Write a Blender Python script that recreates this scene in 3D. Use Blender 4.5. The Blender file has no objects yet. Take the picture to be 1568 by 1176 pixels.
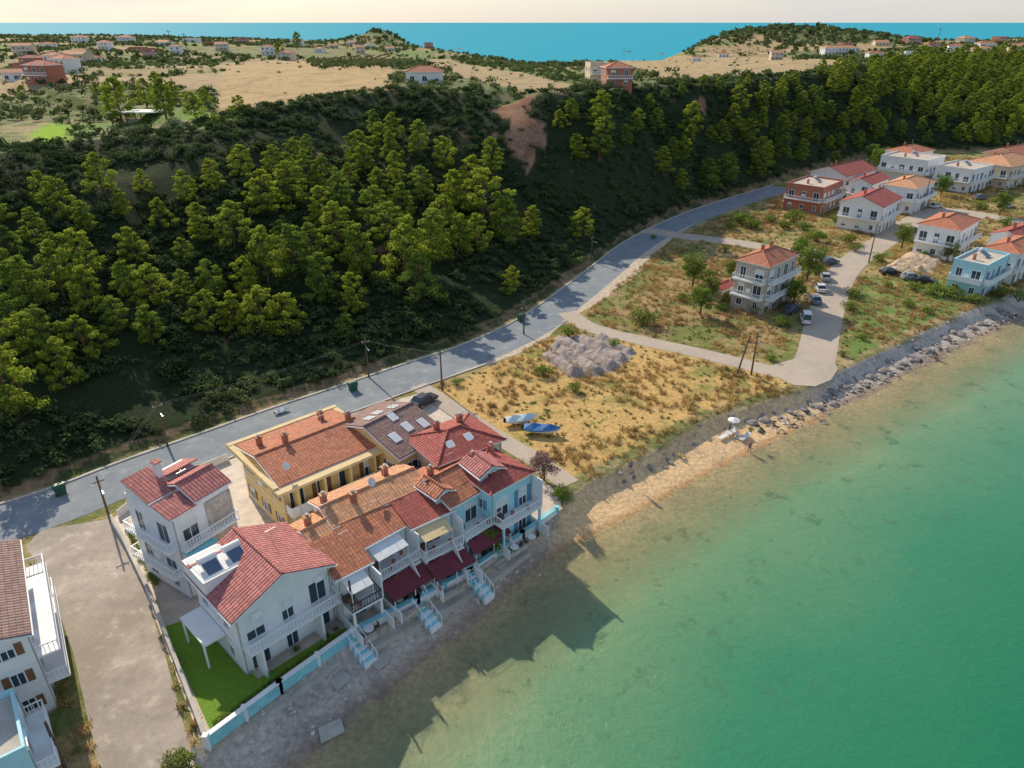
import bpy, math, random
import numpy as np
from mathutils import Vector, Matrix
random.seed(5); rng=np.random.default_rng(7)
sc=bpy.context.scene
H=50.0; P=math.radians(27.0); F=1089.0
cP,sP=math.cos(P),math.sin(P)
def ray(u,v):
    dx=u-784.0; dy=588.0-v
    return dx, F*cP+dy*sP, -F*sP+dy*cP
def G(u,v,z=2.0):
    a,b,c=ray(u,v); t=(z-H)/c
    return (a*t,b*t)
def GL(l,z=2.0): return [G(u,v,z) for u,v in l]
# ---------------------------------------------------------------- noise
def hsh(xi,yi,s):
    n=(xi*374761393+yi*668265263+s*974634777)&0x7fffffff
    n=((n^(n>>13))*1274126177)&0x7fffffff
    n=n^(n>>16)
    return (n&0xffff)/65535.0
def vn(x,y,s=0):
    xf=np.floor(x);yf=np.floor(y);xi=xf.astype(np.int64);yi=yf.astype(np.int64)
    a=x-xf;b=y-yf;a=a*a*(3-2*a);b=b*b*(3-2*b)
    return (hsh(xi,yi,s)*(1-a)+hsh(xi+1,yi,s)*a)*(1-b)+(hsh(xi,yi+1,s)*(1-a)+hsh(xi+1,yi+1,s)*a)*b
def fbm(x,y,s=0,o=4):
    r=0;a=.5;t=0
    for i in range(o):
        r=r+a*vn(x*2**i+i*17.3,y*2**i+i*9.1,s+i);t+=a;a*=.5
    return r/t
def ss(x): 
    x=np.clip(x,0,1);return x*x*(3-2*x)
def parcels(X,Y,S=60.):
    # irregular field parcels: returns parcel id value and distance to the parcel boundary
    gx_=np.floor(X/S).astype(np.int64);gy_=np.floor(Y/S).astype(np.int64)
    b1=np.full(X.shape,1e9);b2=np.full(X.shape,1e9);idv=np.zeros(X.shape)
    for i in(-1,0,1):
        for j in(-1,0,1):
            cx=gx_+i;cy=gy_+j;px=(cx+.15+.7*hsh(cx,cy,41))*S;py=(cy+.15+.7*hsh(cx,cy,42))*S
            d=np.abs(X-px)*.8+np.abs(Y-py);v=hsh(cx,cy,43);m=d<b1
            b2=np.where(m,b1,np.minimum(b2,d));idv=np.where(m,v,idv);b1=np.where(m,d,b1)
    return idv,(b2-b1)*.5
def sdist(X,Y,Pl,vals=None):
    best=np.full(X.shape,1e18);sg=np.ones(X.shape);val=np.zeros(X.shape);par=np.zeros(X.shape)
    for i in range(len(Pl)-1):
        ax,ay=Pl[i];bx,by=Pl[i+1];dx=bx-ax;dy=by-ay;L2=dx*dx+dy*dy
        t=np.clip(((X-ax)*dx+(Y-ay)*dy)/L2,0,1)
        qx=X-ax-t*dx;qy=Y-ay-t*dy;d=qx*qx+qy*qy
        m=d<best-1e-9
        best=np.where(m,d,best);sg=np.where(m,np.where(dx*(Y-ay)-dy*(X-ax)>=0,1.,-1.),sg)
        par=np.where(m,i+t,par)
        if vals is not None: val=np.where(m,vals[i]*(1-t)+vals[i+1]*t,val)
    return np.sqrt(best)*sg,val,par
def smooth(pts,n=5):
    out=[];p=[pts[0]]+list(pts)+[pts[-1]]
    for i in range(1,len(p)-2):
        for k in range(n):
            t=k/n;r=[]
            for c in (0,1):
                a,b,d,e=p[i-1][c],p[i][c],p[i+1][c],p[i+2][c]
                r.append(.5*((2*b)+(-a+d)*t+(2*a-5*b+4*d-e)*t*t+(-a+3*b-3*d+e)*t**3))
            out.append(tuple(r))
    out.append(tuple(pts[-1]));return out
# ---------------------------------------------------------------- key lines of the place
shore=[(-420,-330),(-60,-18)]+GL([(460,1176),(560,1090),(700,975),(790,897),(870,838),(920,815),(1000,772),(1120,706),(1250,645),(1380,580),(1480,530),(1568,488)],0)+[(150,165),(260,235),(520,330),(2500,700)]
bank=[(-430,-322),(-72,-10)]+GL([(315,1140),(540,975),(640,925),(720,880),(800,822),(850,785),(895,742),(1000,692),(1080,642),(1230,597),(1300,563),(1450,492),(1568,440)],2)+[(146,178),(256,245),(515,340),(2500,715)]
roadc=[(-400,-190),(-150,0),(-110,28),(-82,44),(-66,53.5)]+GL([(0,803),(100,770),(200,730),(330,682),(430,645),(540,607),(640,572),(740,537),(820,498),(880,455),(930,415),(980,375),(1050,338),(1120,312),(1200,287)])
foot=roadc+GL([(1290,256),(1380,238),(1480,236),(1568,232)])+[(330,390),(2500,900)]
cpx=[(0,235,28),(130,215,28),(300,200,29),(400,168,31),(600,137,33.5),(780,142,33.5),(900,142,33),(960,133,32),(1100,128,31),(1250,112,31),(1400,92,30),(1568,82,30)]
crest=[(-900,-20),(-300,110)]+[G(u,v,z) for u,v,z in cpx]+[(700,800),(3000,1500)]
crz=[28,28]+[z for _,_,z in cpx]+[30,30]
edge=[(-6000,3600),(-1130,1750),(-615,1535),(-253,1300),(-130,1000),(-12,640),(55,590),(148,680),(340,1100),(573,1128),(993,1540),(5000,3000)]
gully=None
def T(X,Y):
    X=np.asarray(X,float);Y=np.asarray(Y,float)
    ds,_,_=sdist(X,Y,shore);db,_,_=sdist(X,Y,bank);df,_,_=sdist(X,Y,foot);df=df-5.6
    dc,zc,_=sdist(X,Y,crest,crz);de,_,_=sdist(X,Y,edge)
    w=np.clip(ds/np.maximum(ds-db,.01),0,1)
    z=np.where(w<.8,w/.8*.75,.75+1.25*ss((w-.8)/.2))
    z=np.where(ds<0,np.maximum(ds*.07,-5),z)
    z=np.where((db>=0)&(ds>0),2.0,z)
    wh=np.clip(df/np.maximum(df-dc,.01),0,1)
    prof=.62*wh+.38*ss(wh)
    rel=np.sin(np.pi*wh)*((fbm(X/38,Y/38,3,4)-.5)*13+(fbm(X/9,Y/9,9,2)-.5)*1.8)
    zh=2+(zc-2)*prof+rel+.7*ss(df/1.2)*(1-wh)
    zp=zc+(30-zc)*ss(dc/300)+(fbm(X/90,Y/90,21,3)-.5)*5*ss(dc/70)
    zz=np.where(dc<0,zh,zp)
    if gully is not None:
        dg,gv,_=sdist(X,Y,gully)
        zz=zz-5*np.exp(-(dg/6.)**2)*ss((df-25)/25)
    zz=zz-9*ss((de+300)/300)*ss(dc/120)
    zz=zz+22*np.exp(-(((X-310)/120)**2+((Y-900)/110)**2))+17*np.exp(-(((X+195)/55)**2+((Y-1190)/90)**2))
    zz=zz-(zz+5)*ss(de/130)
    return np.where((df>0)&(ds>0),zz,z)
tt=np.geomspace(.03,3.2,700)
def GT(u,v):
    a,b,c=ray(u,v);X=a*tt;Y=b*tt;Z=H+c*tt;h=T(X,Y)
    k=np.where(Z<h)[0]
    if len(k)==0:return None
    k=k[0]
    if k==0:return (X[0],Y[0],h[0])
    d0=Z[k-1]-h[k-1];d1=h[k]-Z[k];f=d0/(d0+d1+1e-9)
    x=X[k-1]+(X[k]-X[k-1])*f;y=Y[k-1]+(Y[k]-Y[k-1])*f
    return (x,y,float(T(np.array([x]),np.array([y]))[0]))
def GTL(l):
    r=[GT(u,v) for u,v in l];return [(q[0],q[1]) for q in r if q]
gully=GTL([(775,140),(788,165),(808,190),(800,222),(822,255),(832,285),(868,302),(905,318)])
scar=[GTL([(1075,165),(1090,180),(1085,200)]),GTL([(590,345),(600,365),(588,385)]),GTL([(470,225),(500,240),(540,250)])]
def bare(x,y,df):
    # width of bare eroded ground relative to the gully: >0 means bare soil
    d=np.abs(sdist(x,y,gully)[0]);b=1.2+9*np.clip(fbm(x/6.5,y/6.5,88,4)-.36,0,1)*2.0-d
    for s_ in scar:
        d=np.abs(sdist(x,y,s_)[0]);b=np.maximum(b,.3+6*np.clip(fbm(x/5,y/5,89,3)-.35,0,1)-d)
    return b
def zt(x,y): return float(T(np.array([x]),np.array([y]))[0])
def inpoly(X,Y,poly):
    r=np.zeros(X.shape,bool);n=len(poly);j=n-1
    for i in range(n):
        xi,yi=poly[i];xj,yj=poly[j]
        if yi!=yj:
            r^=((yi>Y)!=(yj>Y))&(X<(xj-xi)*(Y-yi)/(yj-yi)+xi)
        j=i
    return r
# ---------------------------------------------------------------- materials
def nmat(name):
    m=bpy.data.materials.new(name);m.use_nodes=True;nt=m.node_tree
    return m,nt,nt.nodes['Principled BSDF']
def N(nt,t,**k):
    n=nt.nodes.new(t)
    for a,b in k.items():
        if a in n.inputs: n.inputs[a].default_value=b
        else: setattr(n,a,b)
    return n
def mixc(nt,fac,a,b,bt='MIX'):
    n=nt.nodes.new('ShaderNodeMix');n.data_type='RGBA';n.blend_type=bt
    for i,v in ((0,fac),(6,a),(7,b)):
        if isinstance(v,bpy.types.NodeSocket): nt.links.new(v,n.inputs[i])
        elif i==0:n.inputs[0].default_value=v
        else:n.inputs[i].default_value=(*v,1) if len(v)==3 else v
    return n.outputs[2]
def mapr(nt,v,a,b,c=0,d=1):
    n=nt.nodes.new('ShaderNodeMapRange');nt.links.new(v,n.inputs[0])
    for i,x in enumerate((a,b,c,d)):n.inputs[i+1].default_value=x
    return n.outputs[0]
def noise(nt,scale,detail=4,coord='Object',rough=.6,dist=0):
    tc=nt.nodes.new('ShaderNodeTexCoord');n=nt.nodes.new('ShaderNodeTexNoise')
    nt.links.new(tc.outputs[coord],n.inputs['Vector']);n.inputs['Scale'].default_value=scale;n.inputs['Detail'].default_value=detail
    n.inputs['Roughness'].default_value=rough;n.inputs['Distortion'].default_value=dist
    return n.outputs[0]
def bump(nt,bs,h,st=.4,d=.1):
    b=nt.nodes.new('ShaderNodeBump');nt.links.new(h,b.inputs['Height']);b.inputs['Strength'].default_value=st;b.inputs['Distance'].default_value=d
    nt.links.new(b.outputs[0],bs.inputs['Normal'])
_mc={}
def mat(name,c,rough=.8,var=.18,scale=1.2,bmp=.2,metal=0):
    if name in _mc:return _mc[name]
    m,nt,bs=nmat(name)
    n=noise(nt,scale,5);n2=noise(nt,scale*.22,3)
    k=mixc(nt,mapr(nt,n,.3,.7),[x*(1-var) for x in c],[min(1,x*(1+var)) for x in c])
    k=mixc(nt,mapr(nt,n2,.5,.8,0,.5),k,[x*(1-1.6*var) for x in c])
    nt.links.new(k,bs.inputs['Base Color']);bs.inputs['Roughness'].default_value=rough;bs.inputs['Metallic'].default_value=metal
    if bmp:bump(nt,bs,noise(nt,scale*9,3),bmp,.03)
    _mc[name]=m;return m
def tile(name,c,axis):
    key=name+axis
    if key in _mc:return _mc[key]
    m,nt,bs=nmat(key)
    tc=nt.nodes.new('ShaderNodeTexCoord');mp=nt.nodes.new('ShaderNodeMapping');nt.links.new(tc.outputs['Object'],mp.inputs[0])
    if axis=='y': mp.inputs['Rotation'].default_value=(0,0,math.pi/2)
    br=nt.nodes.new('ShaderNodeTexBrick');nt.links.new(mp.outputs[0],br.inputs[0])
    br.inputs['Scale'].default_value=1;br.inputs['Brick Width'].default_value=.34;br.inputs['Row Height'].default_value=.42;br.inputs['Mortar Size'].default_value=.035;br.inputs['Mortar Smooth'].default_value=.5
    br.offset=0
    br.inputs['Color1'].default_value=(*[x*.78 for x in c],1);br.inputs['Color2'].default_value=(*[min(1,x*1.3) for x in c],1);br.inputs['Mortar'].default_value=(*[x*.5 for x in c],1)
    n=noise(nt,.7,5)
    k=mixc(nt,mapr(nt,n,.35,.75,0,.5),br.outputs[0],[x*.6+.04 for x in c])
    k=mixc(nt,mapr(nt,noise(nt,2.3,4),.5,.75,0,.5),k,[min(1,x*1.15+.1) for x in c])
    nt.links.new(k,bs.inputs['Base Color']);bs.inputs['Roughness'].default_value=.85
    w=N(nt,'ShaderNodeTexWave');w.bands_direction='X';w.inputs['Scale'].default_value=.93;nt.links.new(mp.outputs[0],w.inputs[0])
    bump(nt,bs,w.outputs[1],.7,.06)
    _mc[key]=m;return m
TERRA=('roof_terracotta',(.50,.18,.095));ORANGE=('roof_orange',(.66,.33,.17));DRED=('roof_dark_red',(.40,.09,.07));BROWN=('roof_brown',(.27,.165,.145));PINK=('roof_rose',(.48,.165,.15))
white=mat('white_plaster',(.82,.82,.82),.7,.06,.8);cream=mat('cream_plaster',(.76,.56,.24),.75,.1,.8);beige=mat('beige_plaster',(.68,.56,.4),.75,.1)
blue=mat('light_blue_plaster',(.42,.72,.80),.7,.08);grey=mat('grey_plaster',(.42,.41,.38),.8,.12);trim=mat('white_trim',(.84,.84,.84),.6,.05)
brickw=mat('brick_red_plaster',(.45,.17,.11),.8,.15);stonew=mat('stone_cladding',(.5,.44,.38),.85,.3,2.5,.5)
glass,_nt,_b=nmat('window_glass');_b.inputs['Base Color'].default_value=(.03,.055,.075,1);_b.inputs['Roughness'].default_value=.08
metalr=mat('painted_railing',(.8,.84,.86),.45,.05);darkrail=mat('dark_railing',(.06,.06,.065),.5,.05);shut=mat('timber_shutter',(.22,.1,.045),.6,.2)
blues=mat('blue_shutter',(.10,.3,.48),.6,.1);conc=mat('concrete',(.48,.45,.40),.9,.2,.6,.3);floorm=mat('terrace_tiles',(.54,.46,.38),.7,.18);mosaic=mat('pool_blue_paint',(.25,.62,.70),.6,.15)
stonewall=mat('rubble_masonry',(.44,.38,.31),.95,.4,2.2,.8)
awn=mat('burgundy_awning',(.17,.03,.045),.85,.15);awny=mat('ochre_awning',(.70,.55,.3),.85,.1);awnw=mat('white_awning',(.7,.73,.74),.8,.1)
wood=mat('weathered_wood',(.12,.085,.06),.85,.25,3);solar,_nt,_b=nmat('solar_panel_glass');_b.inputs['Base Color'].default_value=(.10,.15,.22,1);_b.inputs['Roughness'].default_value=.12
steel=mat('galvanised_steel',(.6,.61,.62),.35,.05,2,0,.6);bark=mat('bark',(.13,.085,.055),.9,.3,4);rubber=mat('rubber',(.02,.02,.02),.8,.1)
# ---------------------------------------------------------------- mesh helpers
def link(o): sc.collection.objects.link(o);return o
def obj(name,V,Fc,mats,smoothf=False):
    me=bpy.data.meshes.new(name);me.from_pydata(V,[],Fc);me.update()
    for m in (mats if isinstance(mats,list) else [mats]):me.materials.append(m)
    if smoothf:me.polygons.foreach_set('use_smooth',[True]*len(me.polygons))
    return link(bpy.data.objects.new(name,me))
def qmesh(name,Q,mats,mi=None,shade=None):
    n=len(Q);me=bpy.data.meshes.new(name)
    me.vertices.add(4*n);me.loops.add(4*n);me.polygons.add(n)
    me.vertices.foreach_set('co',np.ascontiguousarray(Q,dtype=np.float32).ravel())
    me.loops.foreach_set('vertex_index',np.arange(4*n,dtype=np.int32))
    me.polygons.foreach_set('loop_start',np.arange(0,4*n,4,dtype=np.int32))
    for m in mats:me.materials.append(m)
    if mi is not None:me.polygons.foreach_set('material_index',np.asarray(mi,dtype=np.int32))
    if shade is not None:
        a=me.attributes.new('shade','FLOAT','POINT');a.data.foreach_set('value',np.repeat(shade,4).astype(np.float32))
    me.update(calc_edges=True);return me
class Bld:
    def __init__(s,name,x,y,z,yaw=0,sc_=1):
        s.root=link(bpy.data.objects.new(name,None));s.root.empty_display_size=.5
        s.root.location=(x,y,z);s.root.rotation_euler=(0,0,yaw);s.root.scale=(sc_,)*3;s.parts={}
    def raw(s,part,m,V,Fc):
        v,f=s.parts.setdefault((part,m.name),([],[]));o=len(v);v.extend(V);f.extend([tuple(i+o for i in q) for q in Fc])
    def hexa(s,part,m,p):
        s.raw(part,m,p,[(0,3,2,1),(4,5,6,7),(0,1,5,4),(1,2,6,5),(2,3,7,6),(3,0,4,7)])
    def box(s,part,m,x0,x1,y0,y1,z0,z1):
        x0,x1=min(x0,x1),max(x0,x1);y0,y1=min(y0,y1),max(y0,y1)
        s.hexa(part,m,[(x0,y0,z0),(x1,y0,z0),(x1,y1,z0),(x0,y1,z0),(x0,y0,z1),(x1,y0,z1),(x1,y1,z1),(x0,y1,z1)])
    def slab(s,part,m,q,th):
        s.hexa(part,m,[(a,b,c-th) for a,b,c in q]+list(q))
    def tube(s,part,m,p0,p1,r0,r1=None,n=8):
        r1=r0 if r1 is None else r1
        p0=Vector(p0);p1=Vector(p1);d=(p1-p0).normalized();a=d.orthogonal().normalized();b=d.cross(a)
        V=[tuple(p0+(a*math.cos(t)+b*math.sin(t))*r0) for t in [2*math.pi*i/n for i in range(n)]]+[tuple(p1+(a*math.cos(t)+b*math.sin(t))*r1) for t in [2*math.pi*i/n for i in range(n)]]
        s.raw(part,m,V,[(i,(i+1)%n,n+(i+1)%n,n+i) for i in range(n)]+[tuple(range(n-1,-1,-1)),tuple(range(n,2*n))])
    def finish(s):
        for (p,mn),(v,f) in s.parts.items():
            me=bpy.data.meshes.new(p);me.from_pydata(v,[],f);me.update();me.materials.append(bpy.data.materials[mn])
            o=link(bpy.data.objects.new(p,me));o.parent=s.root
        return s.root
# ---------------------------------------------------------------- terrain
def sgrid(n,ext,b,c): return c+ext/math.sinh(b)*np.sinh(b*np.linspace(-1,1,n))
def gridmesh(name,gx,gy,Z):
    nx,ny=len(gx),len(gy);X,Y=np.meshgrid(gx,gy)
    co=np.stack([X,Y,Z],-1).reshape(-1,3).astype(np.float32)
    i=np.arange(nx*ny).reshape(ny,nx);q=np.stack([i[:-1,:-1],i[:-1,1:],i[1:,1:],i[1:,:-1]],-1).reshape(-1,4).astype(np.int32)
    me=bpy.data.meshes.new(name);me.vertices.add(len(co));me.loops.add(q.size);me.polygons.add(len(q))
    me.vertices.foreach_set('co',co.ravel());me.loops.foreach_set('vertex_index',q.ravel());me.polygons.foreach_set('loop_start',np.arange(0,q.size,4,dtype=np.int32))
    me.polygons.foreach_set('use_smooth',np.ones(len(q),bool));me.update(calc_edges=True);return me
gx=sgrid(660,4200,5.2,10);gy=sgrid(660,4200,5.2,90)
X,Y=np.meshgrid(gx,gy);Z=T(X,Y)
ds,_,dpar=sdist(X,Y,shore);db,_,_=sdist(X,Y,bank);df,_,_=sdist(X,Y,foot);df=df-5.6;dc,_,_=sdist(X,Y,crest)
cA=np.zeros(X.shape+(3,));cB=np.zeros(X.shape+(3,));bias=np.zeros(X.shape)
def setc(m,a,b,bi=0.):
    cA[m]=a;cB[m]=b;bias[m]=bi
GOLD=(.60,.40,.16);DRY=(.41,.285,.15)
setc(ds>-1e9,(.48,.38,.21),(.36,.31,.18))
m=(ds>0)&(db<0);setc(m,(.60,.53,.46),(.44,.40,.36),-.02)
sh1=G(820,868,0)[0];sh2=G(1230,660,0)[0]
wv=ss((X-sh1)/4)*(1-ss((X-sh2)/10))
for k,(a,b) in enumerate(zip((.80,.56,.31),(.70,.49,.29))):
    cA[...,k]=np.where(m,cA[...,k]*(1-wv)+a*wv,cA[...,k]);cB[...,k]=np.where(m,cB[...,k]*(1-wv)+b*wv,cB[...,k])
wet=ss(ds/(1.3+1.6*(1-wv)))
for k,c in enumerate((.62,.52,.43)):
    f_=c+(1-c)*wet;cA[...,k]*=np.where(m,f_,1);cB[...,k]*=np.where(m,f_,1)
flat=(db>=0)&(df<=0)
setc(flat,(.42,.32,.155),(.17,.195,.06),0)
f1=GL([(670,600),(860,512),(960,520),(1080,545),(1200,575),(1300,600),(1060,700),(900,760),(840,720)])
setc(flat&inpoly(X,Y,f1),GOLD,(.28,.27,.085),-.06)
f2=GL([(890,495),(1015,372),(1120,385),(1290,400),(1230,560),(1100,540)])
setc(flat&inpoly(X,Y,f2),DRY,(.2,.22,.07),.02)
f4=GL([(1290,600),(1320,420),(1568,420),(1568,470)])
setc(flat&inpoly(X,Y,f4),(.36,.33,.14),(.17,.25,.07),.08)
m=(db>=0)&(db<2.0)&flat;setc(m,(.44,.34,.19),(.2,.21,.08),.0)
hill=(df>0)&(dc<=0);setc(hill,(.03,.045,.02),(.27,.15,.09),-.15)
hb=bare(X,Y,df);setc(hill&(hb>0)&(df>22),(.36,.21,.135),(.26,.13,.08),0)
setc((df>-.6)&(df<1.0)&(dc<0),(.30,.21,.13),(.07,.09,.035),.02)
pl=(df>0)&(dc>0)&(ds>0);setc(pl,(.13,.165,.06),(.27,.25,.13),-.03)
pid,pedge=parcels(X,Y)
for lo,hi,a,b,bi in ((0,.22,(.36,.28,.15),(.26,.22,.11),0),(.22,.38,(.24,.27,.09),(.32,.27,.13),-.02),(.38,.52,(.44,.33,.19),(.34,.26,.14),-.04),(.52,.62,(.17,.26,.07),(.22,.24,.09),-.04)):
    setc(pl&(pid>=lo)&(pid<hi)&(pedge>1.5)&(dc>12),a,b,bi)
fields=[([(335,140),(352,100),(480,92),(600,84),(600,138),(470,150),(400,166),(325,172)],(.50,.36,.19),(.36,.27,.14),-.03),
([(640,92),(690,90),(760,106),(885,132),(870,146),(800,140),(735,126)],(.46,.34,.19),(.32,.26,.15),0),
([(940,90),(1060,86),(1200,88),(1310,98),(1200,113),(1080,112),(950,108)],(.48,.35,.2),(.30,.25,.13),-.02),
([(1060,76),(1160,72),(1200,80),(1100,83)],(.42,.32,.19),(.3,.22,.12),0),
([(230,76),(420,72),(560,76),(600,84),(480,90),(350,86)],(.32,.28,.15),(.14,.17,.06),.02),
([(0,218),(0,190),(60,180),(120,215)],(.38,.3,.17),(.16,.2,.07),.0),
([(45,205),(75,188),(105,190),(108,214),(60,220)],(.26,.44,.03),(.22,.38,.04),-.1),
([(270,190),(290,172),(380,180),(385,196),(300,202)],(.18,.34,.04),(.24,.28,.08),-.05),
([(150,196),(300,184),(310,200),(160,212)],(.36,.3,.18),(.2,.22,.1),0)]
FW=[]
for p,a,b,bi in fields:
    w=GTL(p)
    if len(w)>2:
        FW.append(w);setc(pl&inpoly(X,Y,w),a,b,bi)
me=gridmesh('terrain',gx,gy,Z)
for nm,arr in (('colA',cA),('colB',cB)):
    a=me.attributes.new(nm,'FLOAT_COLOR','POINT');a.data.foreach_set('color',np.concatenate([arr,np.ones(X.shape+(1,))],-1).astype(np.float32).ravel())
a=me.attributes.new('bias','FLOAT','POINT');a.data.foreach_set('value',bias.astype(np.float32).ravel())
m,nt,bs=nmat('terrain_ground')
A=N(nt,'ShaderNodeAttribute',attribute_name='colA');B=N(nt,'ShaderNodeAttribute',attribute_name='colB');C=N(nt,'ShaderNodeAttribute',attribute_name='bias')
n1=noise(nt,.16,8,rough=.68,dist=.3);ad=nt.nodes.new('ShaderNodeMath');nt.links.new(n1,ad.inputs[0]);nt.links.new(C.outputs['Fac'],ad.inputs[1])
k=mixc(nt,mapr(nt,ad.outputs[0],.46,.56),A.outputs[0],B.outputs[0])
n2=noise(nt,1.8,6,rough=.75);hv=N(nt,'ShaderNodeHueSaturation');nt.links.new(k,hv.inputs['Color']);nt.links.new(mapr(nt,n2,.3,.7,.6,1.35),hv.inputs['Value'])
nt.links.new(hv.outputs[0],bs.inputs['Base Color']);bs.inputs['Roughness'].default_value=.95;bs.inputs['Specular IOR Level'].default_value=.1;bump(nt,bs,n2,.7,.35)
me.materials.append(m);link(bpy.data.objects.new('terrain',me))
# ---------------------------------------------------------------- sea
wx=sgrid(520,42000,8.3,40);wy=sgrid(520,42000,8.3,80);WX,WY=np.meshgrid(wx,wy)
me=gridmesh('sea_water',wx,wy,np.zeros(WX.shape))
wds,_,_=sdist(WX,WY,shore);wde,_,_=sdist(WX,WY,edge)
a=me.attributes.new('offshore','FLOAT','POINT');a.data.foreach_set('value',np.maximum(-wds,wde).astype(np.float32).ravel())
a=me.attributes.new('openSea','FLOAT','POINT');a.data.foreach_set('value',ss((WY-350)/300).astype(np.float32).ravel())
m,nt,bs=nmat('sea_water')
at=N(nt,'ShaderNodeAttribute',attribute_name='offshore');op=N(nt,'ShaderNodeAttribute',attribute_name='openSea')
nz=noise(nt,.07,4);md=nt.nodes.new('ShaderNodeMath');md.operation='MULTIPLY_ADD';nt.links.new(nz,md.inputs[0]);md.inputs[1].default_value=12;nt.links.new(at.outputs['Fac'],md.inputs[2])
cr=nt.nodes.new('ShaderNodeValToRGB');nt.links.new(mapr(nt,md.outputs[0],5,64),cr.inputs[0])
e=cr.color_ramp.elements;e[0].position=0;e[0].color=(.46,.38,.20,1);e[1].position=1;e[1].color=(.003,.15,.068,1)
for p,c in ((.08,(.33,.36,.18,1)),(.2,(.17,.30,.155,1)),(.42,(.05,.235,.125,1)),(.7,(.010,.18,.085,1))):
    q=e.new(p);q.color=c
k=cr.outputs[0]
np_=noise(nt,.3,6,rough=.75);near=mapr(nt,at.outputs['Fac'],8,34,1,0)
mm=nt.nodes.new('ShaderNodeMath');mm.operation='MULTIPLY';nt.links.new(mapr(nt,np_,.56,.64,0,.7),mm.inputs[0]);nt.links.new(near,mm.inputs[1])
k=mixc(nt,mm.outputs[0],k,(.075,.13,.065))
k=mixc(nt,mapr(nt,noise(nt,.9,6,rough=.8),.3,.7,0,.3),k,(.02,.18,.10))
k=mixc(nt,op.outputs['Fac'],k,(.035,.34,.46))
nt.links.new(k,bs.inputs['Base Color']);bs.inputs['IOR'].default_value=1.33
nt.links.new(mapr(nt,op.outputs['Fac'],0,1,.14,.7),bs.inputs['Roughness']);nt.links.new(mapr(nt,op.outputs['Fac'],0,1,.4,.04),bs.inputs['Specular IOR Level'])
bump(nt,bs,noise(nt,1.3,6,rough=.75),.6,.16)
tr=nt.nodes.new('ShaderNodeBsdfTransparent');ms=nt.nodes.new('ShaderNodeMixShader')
nt.links.new(mapr(nt,at.outputs['Fac'],0,10,.08,1),ms.inputs[0]);nt.links.new(tr.outputs[0],ms.inputs[1]);nt.links.new(bs.outputs[0],ms.inputs[2]);nt.links.new(ms.outputs[0],nt.nodes['Material Output'].inputs[0])
me.materials.append(m);link(bpy.data.objects.new('sea_water',me))
# ---------------------------------------------------------------- roads
def offset(p,d):
    out=[]
    for i in range(len(p)):
        a=p[max(0,i-1)];b=p[min(len(p)-1,i+1)];dx,dy=b[0]-a[0],b[1]-a[1];l=math.hypot(dx,dy)or 1
        out.append((p[i][0]-dy/l*d,p[i][1]+dx/l*d))
    return out
def ribbon(name,p,wa,wb,z,m,z0=None):
    L=offset(p,wa);R=offset(p,wb);n=len(p)
    V=[(x,y,z) for x,y in L]+[(x,y,z) for x,y in R];Fc=[(i,n+i,n+i+1,i+1) for i in range(n-1)]
    if z0 is not None:
        V+=[(x,y,z0) for x,y in L]+[(x,y,z0) for x,y in R]
        Fc+=[(i,i+1,2*n+i+1,2*n+i) for i in range(n-1)]+[(n+i,3*n+i,3*n+i+1,n+i+1) for i in range(n-1)]
    return obj(name,V,Fc,m)
def sheet(name,pts,z,m):
    o=obj(name,[(x,y,z) for x,y in pts],[tuple(range(len(pts)))],m)
    if o.data.polygons[0].normal.z<0:o.data.flip_normals()
    return o
def roadmat(name,c,c2):
    m,nt,bs=nmat(name)
    k=mixc(nt,mapr(nt,noise(nt,.25,6,rough=.7),.4,.65),c,c2)
    k=mixc(nt,mapr(nt,noise(nt,1.3,6,rough=.75),.52,.7,0,.5),k,[x*.6 for x in c])
    k=mixc(nt,mapr(nt,noise(nt,.5,5,rough=.7),.56,.64,0,.4),k,[min(1,x*1.4) for x in c2])
    k=mixc(nt,mapr(nt,noise(nt,6,4),.3,.8,0,.3),k,[x*.6 for x in c])
    nt.links.new(k,bs.inputs['Base Color']);bs.inputs['Roughness'].default_value=.9;bump(nt,bs,noise(nt,20,3),.3,.02);return m
asph=roadmat('asphalt',(.20,.235,.27),(.27,.295,.315));asph2=roadmat('pale_road',(.50,.42,.34),(.40,.34,.29));asph3=roadmat('worn_concrete_road',(.33,.28,.235),(.47,.40,.34))
rc=smooth(roadc,5)
ribbon('coast_road',rc,4.0,-4.0,2.03,asph)
ribbon('kerb_hillside',rc,4.4,4.02,2.16,conc,1.9)
def nearest(u,v):
    g=G(u,v);return min(range(len(rc)),key=lambda i:(rc[i][0]-g[0])**2+(rc[i][1]-g[1])**2)
i0=nearest(190,760);ribbon('kerb_seaside',rc[i0:i0+26],-4.02,-4.3,2.15,conc,1.9)
def shoulder(name,ia,ib,w0,w1,z,m):
    sg=rc[ia:ib];n=len(sg)
    inn=offset(sg,-w0)
    outs=[offset(sg,-(w0+w1*math.sin(math.pi*min(1,max(0,i/(n-1))))*(.7+.5*random.random())+.05))[i] for i in range(n)]
    V=[(x,y,z) for x,y in inn]+[(x,y,z) for x,y in outs];Fc=[(i,n+i,n+i+1,i+1) for i in range(n-1)]
    obj(name,V,Fc,m)
grav=mat('gravel_verge',(.52,.43,.33),.95,.3,1.5,.4)
shoulder('gravel_verge',nearest(840,490),nearest(1060,335),3.2,3.0,2.034,grav);shoulder('gravel_verge_south',nearest(690,560),nearest(850,480),3.6,1.5,2.034,grav)
sheet('access_road',GL([(40,838),(60,812),(165,795),(192,830),(222,905),(252,1000),(284,1120),(330,1290),(215,1300),(152,1176),(112,1000),(72,885)]),2.022,asph3)
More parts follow.
